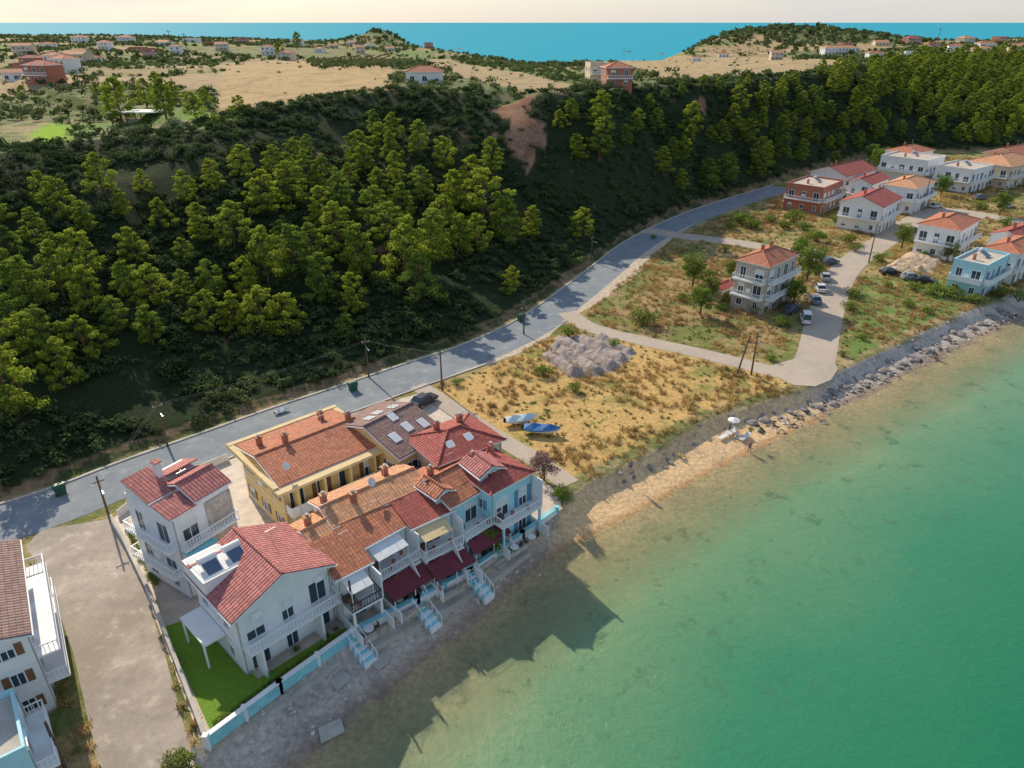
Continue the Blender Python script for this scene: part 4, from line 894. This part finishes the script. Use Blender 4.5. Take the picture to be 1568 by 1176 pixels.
for u,v,a,c,vn_ in [(650,618,.9,(.05,.05,.06),0),(1248,392,.2,(.7,.7,.7),0),(1246,463,1.5,(.12,.17,.25),0),(1255,445,1.4,(.65,.65,.65),0),(1263,428,1.3,(.4,.42,.44),0),(1233,492,1.3,(.75,.75,.76),1),(1362,420,.1,(.03,.03,.035),0),(1418,434,-.5,(.03,.03,.03),0),(1395,428,.0,(.3,.3,.32),0),(1270,404,.3,(.08,.1,.14),0),(1425,345,.3,(.6,.6,.6),0),(1395,356,.8,(.1,.05,.05),0),(1212,478,.7,(.05,.08,.12),0),(1540,318,.2,(.6,.6,.62),0),(1500,305,.2,(.2,.2,.25),0),(1432,318,.5,(.65,.65,.65),0)]:
    car(u,v,a,c,'parked_van' if vn_ else 'parked_car',vn_)
# ---------------------------------------------------------------- boats
bluec=mat('blue_tarpaulin',(.03,.18,.46),.6,.25,3);palec=mat('pale_tarpaulin',(.6,.74,.78),.6,.2,2)
def boat(u,v,yaw,s,cm):
    x,y=G(u,v);b=Bld('covered_boat',x,y,2,yaw,s)
    st=[(-2.4,.85,.55,.95),(-1.2,1.0,.42,.95),(0,1.0,.4,1.0),(1.2,.8,.42,1.08),(2.1,.4,.55,1.18),(2.6,.04,.9,1.28)];V=[];Fc=[]
    for X_,w,k,t in st:V+=[(X_,0,k-.1),(X_,-w*.6,k),(X_,-w,t),(X_,w,t),(X_,w*.6,k)]
    for i in range(5):
        o=i*5
        for a,c in((0,1),(1,2),(3,4),(4,0)):Fc.append((o+a,o+5+a,o+5+c,o+c))
    Fc.append((0,1,2,3,4));b.raw('hull',trim,V,Fc)
    V=[]
    for j,(X_,w,k,t) in enumerate(st):
        hh=[.35,.7,.45,.6,.25,.08][j];V+=[(X_,-w-.03,t-.15),(X_,-w*.95,t+.03),(X_,0,t+hh),(X_,w*.95,t+.03),(X_,w+.03,t-.15)]
    Fc=[]
    for i in range(5):
        for a in range(4):Fc.append((i*5+a,i*5+a+1,i*5+6+a,i*5+5+a))
    Fc.append((4,3,2,1,0));b.raw('cover',cm,V,Fc)
    for X_ in(-1.3,1.2):
        b.box('trestle',wood,X_-.08,X_+.08,-.8,.8,.2,.38)
        for sy in(-.7,.6):b.box('trestle',wood,X_-.07,X_+.07,sy,sy+.12,0,.2)
    b.box('outboard_motor',rubber,-2.75,-2.45,-.15,.15,.5,1.3);b.finish()
boat(797,648,.25,.85,palec);boat(829,664,-.15,.95,bluec);boat(432,632,.7,.4,palec)
for u,v in [(94,757),(541,598),(798,492)]:
    x,y=G(u,v);b=Bld('waste_container',x,y,2.03,.7);gm=mat('green_container_plastic',(.02,.1,.06),.5,.1)
    b.hexa('bin_body',gm,[(-.5,-.35,.15),(.5,-.35,.15),(.5,.35,.15),(-.5,.35,.15),(-.65,-.45,1.15),(.65,-.45,1.15),(.65,.45,1.15),(-.65,.45,1.15)]);b.hexa('bin_lid',gm,[(-.68,-.48,1.16),(.68,-.48,1.16),(.68,.48,1.16),(-.68,.48,1.16),(-.6,-.2,1.38),(.6,-.2,1.38),(.6,.3,1.38),(-.6,.3,1.38)])
    for q in(-.45,.45):
        for w in(-.3,.3):b.tube('castors',rubber,(q,w-.04,.1),(q,w+.04,.1),.1)
    b.finish()
def stairs(u,v,yaw,n=8,wd=1.2):
    x,y=G(u,v);b=Bld('beach_steps',x,y,2.2,yaw)
    for i in range(n):b.box('treads',trim if i%2 else mosaic,-wd/2,wd/2,-.3*(i+1),-.3*i,-.19*(i+1)-.5,-.19*(i+1)+.17)
    for s in(-1,1):
        X_=s*(wd/2+.06)
        b.hexa('handrail',metalr,[(X_-.03,0,.95),(X_+.03,0,.95),(X_+.03,-.3*n,.95-.19*n),(X_-.03,-.3*n,.95-.19*n)]+[(X_-.03,0,1.02),(X_+.03,0,1.02),(X_+.03,-.3*n,1.02-.19*n),(X_-.03,-.3*n,1.02-.19*n)])
        for i in range(0,n+1,2):b.box('handrail_posts',metalr,X_-.03,X_+.03,-.3*i-.03,-.3*i+.03,-.19*i-.3,-.19*i+.95)
    b.finish()
yw=math.radians(49)
for u,v in((540,978),(640,926),(722,882)):stairs(u,v,yw)
# ---------------------------------------------------------------- people and beach things
def person(u,v,z,yaw,shirt,pose='stand'):
    x,y=G(u,v,z)
    J={'pel':(0,0,.95),'ch':(0,0,1.3),'nk':(0,0,1.48),'hd':(.02,0,1.62),'ht':(.02,0,1.72)}
    lh=[(0,.1,.88),(.1,.11,.5),(.05,.12,.06),(.2,.13,.03)];rh=[(0,-.1,.88),(-.08,-.11,.5),(-.2,-.12,.08),(-.06,-.13,.03)]
    la=[(0,.19,1.4),(.02,.25,1.12),(.15,.24,.9),(.22,.22,.84)];ra=[(0,-.19,1.4),(-.05,-.25,1.12),(.03,-.26,.88),(.07,-.25,.8)]
    if pose=='sit':
        J={k:(a-.0,b_,c-.83) for k,(a,b_,c) in J.items()};lh=[(.02,.1,.1),(.4,.14,.38),(.75,.14,.06),(.88,.14,.05)];rh=[(.02,-.1,.1),(.42,-.14,.3),(.8,-.14,.06),(.93,-.14,.05)]
        la=[(a,b_,c-.83) for a,b_,c in la];ra=[(a,b_,c-.83) for a,b_,c in ra]
    V=[J['pel'],J['ch'],J['nk'],J['hd'],J['ht']]+lh+rh+la+ra
    E=[(0,1),(1,2),(2,3),(3,4),(0,5),(5,6),(6,7),(7,8),(0,9),(9,10),(10,11),(11,12),(1,13),(13,14),(14,15),(15,16),(1,17),(17,18),(18,19),(19,20)]
    R=[.14,.16,.06,.105,.075,.1,.075,.045,.04,.1,.075,.045,.04,.07,.045,.035,.03,.07,.045,.035,.03]
    me=bpy.data.meshes.new('beachgoer');me.from_pydata(V,E,[]);o=link(bpy.data.objects.new('beachgoer',me));md=o.modifiers.new('s','SKIN')
    for i,d in enumerate(me.skin_vertices[0].data):d.radius=(R[i],R[i]);d.use_root=(i==0)
    o.modifiers.new('ss','SUBSURF').levels=1
    m,nt,bs=nmat('clothed_figure');tc=nt.nodes.new('ShaderNodeTexCoord');sp=nt.nodes.new('ShaderNodeSeparateXYZ');nt.links.new(tc.outputs['Object'],sp.inputs[0]);cr=nt.nodes.new('ShaderNodeValToRGB');cr.color_ramp.interpolation='CONSTANT'
    o0=-.83 if pose=='sit' else 0
    nt.links.new(mapr(nt,sp.outputs[2],o0,o0+2),cr.inputs[0]);e=cr.color_ramp.elements;e[0].color=(.4,.24,.16,1);e[1].position=.84;e[1].color=(.05,.03,.02,1)
    for p,c in((.28,(.05,.07,.15)),(.49,shirt),(.72,(.4,.24,.16))):
        q=e.new(p);q.color=(*c,1)
    nt.links.new(cr.outputs[0],bs.inputs['Base Color']);me.materials.append(m)
    o.location=(x,y,z);o.rotation_euler=(0,0,yaw)
for u,v,z,a,c,p in [(1147,692,.5,-1,(.5,.1,.1),'stand'),(1128,668,.7,-2,(.7,.7,.7),'sit'),(1116,662,.75,.5,(.1,.2,.5),'stand'),(675,916,1.0,.3,(.6,.1,.1),'stand'),(965,722,.6,2,(.2,.2,.25),'stand'),(1427,548,.6,2,(.2,.2,.25),'stand'),(1040,700,.7,0,(.6,.5,.2),'sit')]:
    gx_,gy_=G(u,v,z);person(u,v,max(zt(gx_,gy_),.05),a,c,p)
def umbrella(u,v,c,s=1):
    x,y=G(u,v,.8);z=zt(x,y);b=Bld('beach_umbrella',x,y,z,0,s);b.tube('mast',steel,(0,0,-.2),(0,0,2.1),.025);n=10;cm=mat('umbrella_%.1f'%c[0],c,.8,.05)
    V=[(0,0,2.25)]+[(1.1*math.cos(t),1.1*math.sin(t),1.8) for t in [6.283*i/n for i in range(n)]];b.raw('canopy',cm,V,[(0,1+i,1+(i+1)%n) for i in range(n)]);b.finish()
umbrella(1122,655,(.75,.75,.75),.75)
for u,v in((1120,662),(1140,668),(1108,668),(690,900)):
    x,y=G(u,v,.8);b=Bld('sun_lounger',x,y,zt(x,y),.7);b.box('bed',awnw,-.9,.5,-.3,.3,.28,.34);b.hexa('backrest',awnw,[(.5,-.3,.28),(.55,-.3,.28),(.55,.3,.28),(.5,.3,.28),(1.0,-.3,.75),(1.05,-.3,.75),(1.05,.3,.75),(1.0,.3,.75)])
    for q in(-.8,.4):
        for w in(-.28,.24):b.box('legs',steel,q,q+.04,w,w+.04,-.1,.28)
    b.finish()
# ---------------------------------------------------------------- light
el=math.radians(33);az=(-.56,.83);l=math.hypot(*az);az=(az[0]/l,az[1]/l)
w=bpy.data.worlds.new('World');sc.world=w;w.use_nodes=True;nt=w.node_tree;bg=nt.nodes['Background']
sk=nt.nodes.new('ShaderNodeTexSky');sk.sky_type='NISHITA';sk.sun_disc=False;sk.sun_elevation=el;sk.sun_rotation=math.atan2(az[0],az[1]);sk.dust_density=.6;sk.air_density=1.2;sk.ozone_density=2.0
tc=nt.nodes.new('ShaderNodeTexCoord');sp=nt.nodes.new('ShaderNodeSeparateXYZ');nt.links.new(tc.outputs['Generated'],sp.inputs[0])
hz=mapr(nt,sp.outputs[2],0,.3,.72,.1)
cn=nt.nodes.new('ShaderNodeTexNoise');mpn=nt.nodes.new('ShaderNodeMapping');mpn.inputs['Scale'].default_value=(1,1,7);nt.links.new(tc.outputs['Generated'],mpn.inputs[0]);nt.links.new(mpn.outputs[0],cn.inputs['Vector']);cn.inputs['Scale'].default_value=2.2;cn.inputs['Detail'].default_value=6
cm_=nt.nodes.new('ShaderNodeMath');cm_.operation='MULTIPLY_ADD';cm_.use_clamp=True;nt.links.new(mapr(nt,cn.outputs[0],.45,.7,0,1),cm_.inputs[0]);cm_.inputs[1].default_value=.3;nt.links.new(hz,cm_.inputs[2])
k=mixc(nt,cm_.outputs[0],sk.outputs[0],(4.5,4.55,4.75))
nt.links.new(k,bg.inputs[0]);bg.inputs[1].default_value=.15
L=bpy.data.lights.new('sun','SUN');L.energy=5.0;L.angle=math.radians(.5);L.color=(1,.86,.65);so=link(bpy.data.objects.new('sun',L));so.location=(0,0,100)
so.rotation_euler=Vector((-az[0]*math.cos(el),-az[1]*math.cos(el),-math.sin(el))).to_track_quat('-Z','Y').to_euler()
cam=bpy.data.cameras.new('camera');cam.sensor_width=36;cam.lens=F/1568*36;cam.clip_start=.5;cam.clip_end=90000
co=link(bpy.data.objects.new('camera',cam));co.location=(0,0,H);co.rotation_euler=(math.pi/2-P,0,0);sc.camera=co
sc.view_settings.view_transform='Standard';sc.view_settings.look='None';sc.view_settings.exposure=0
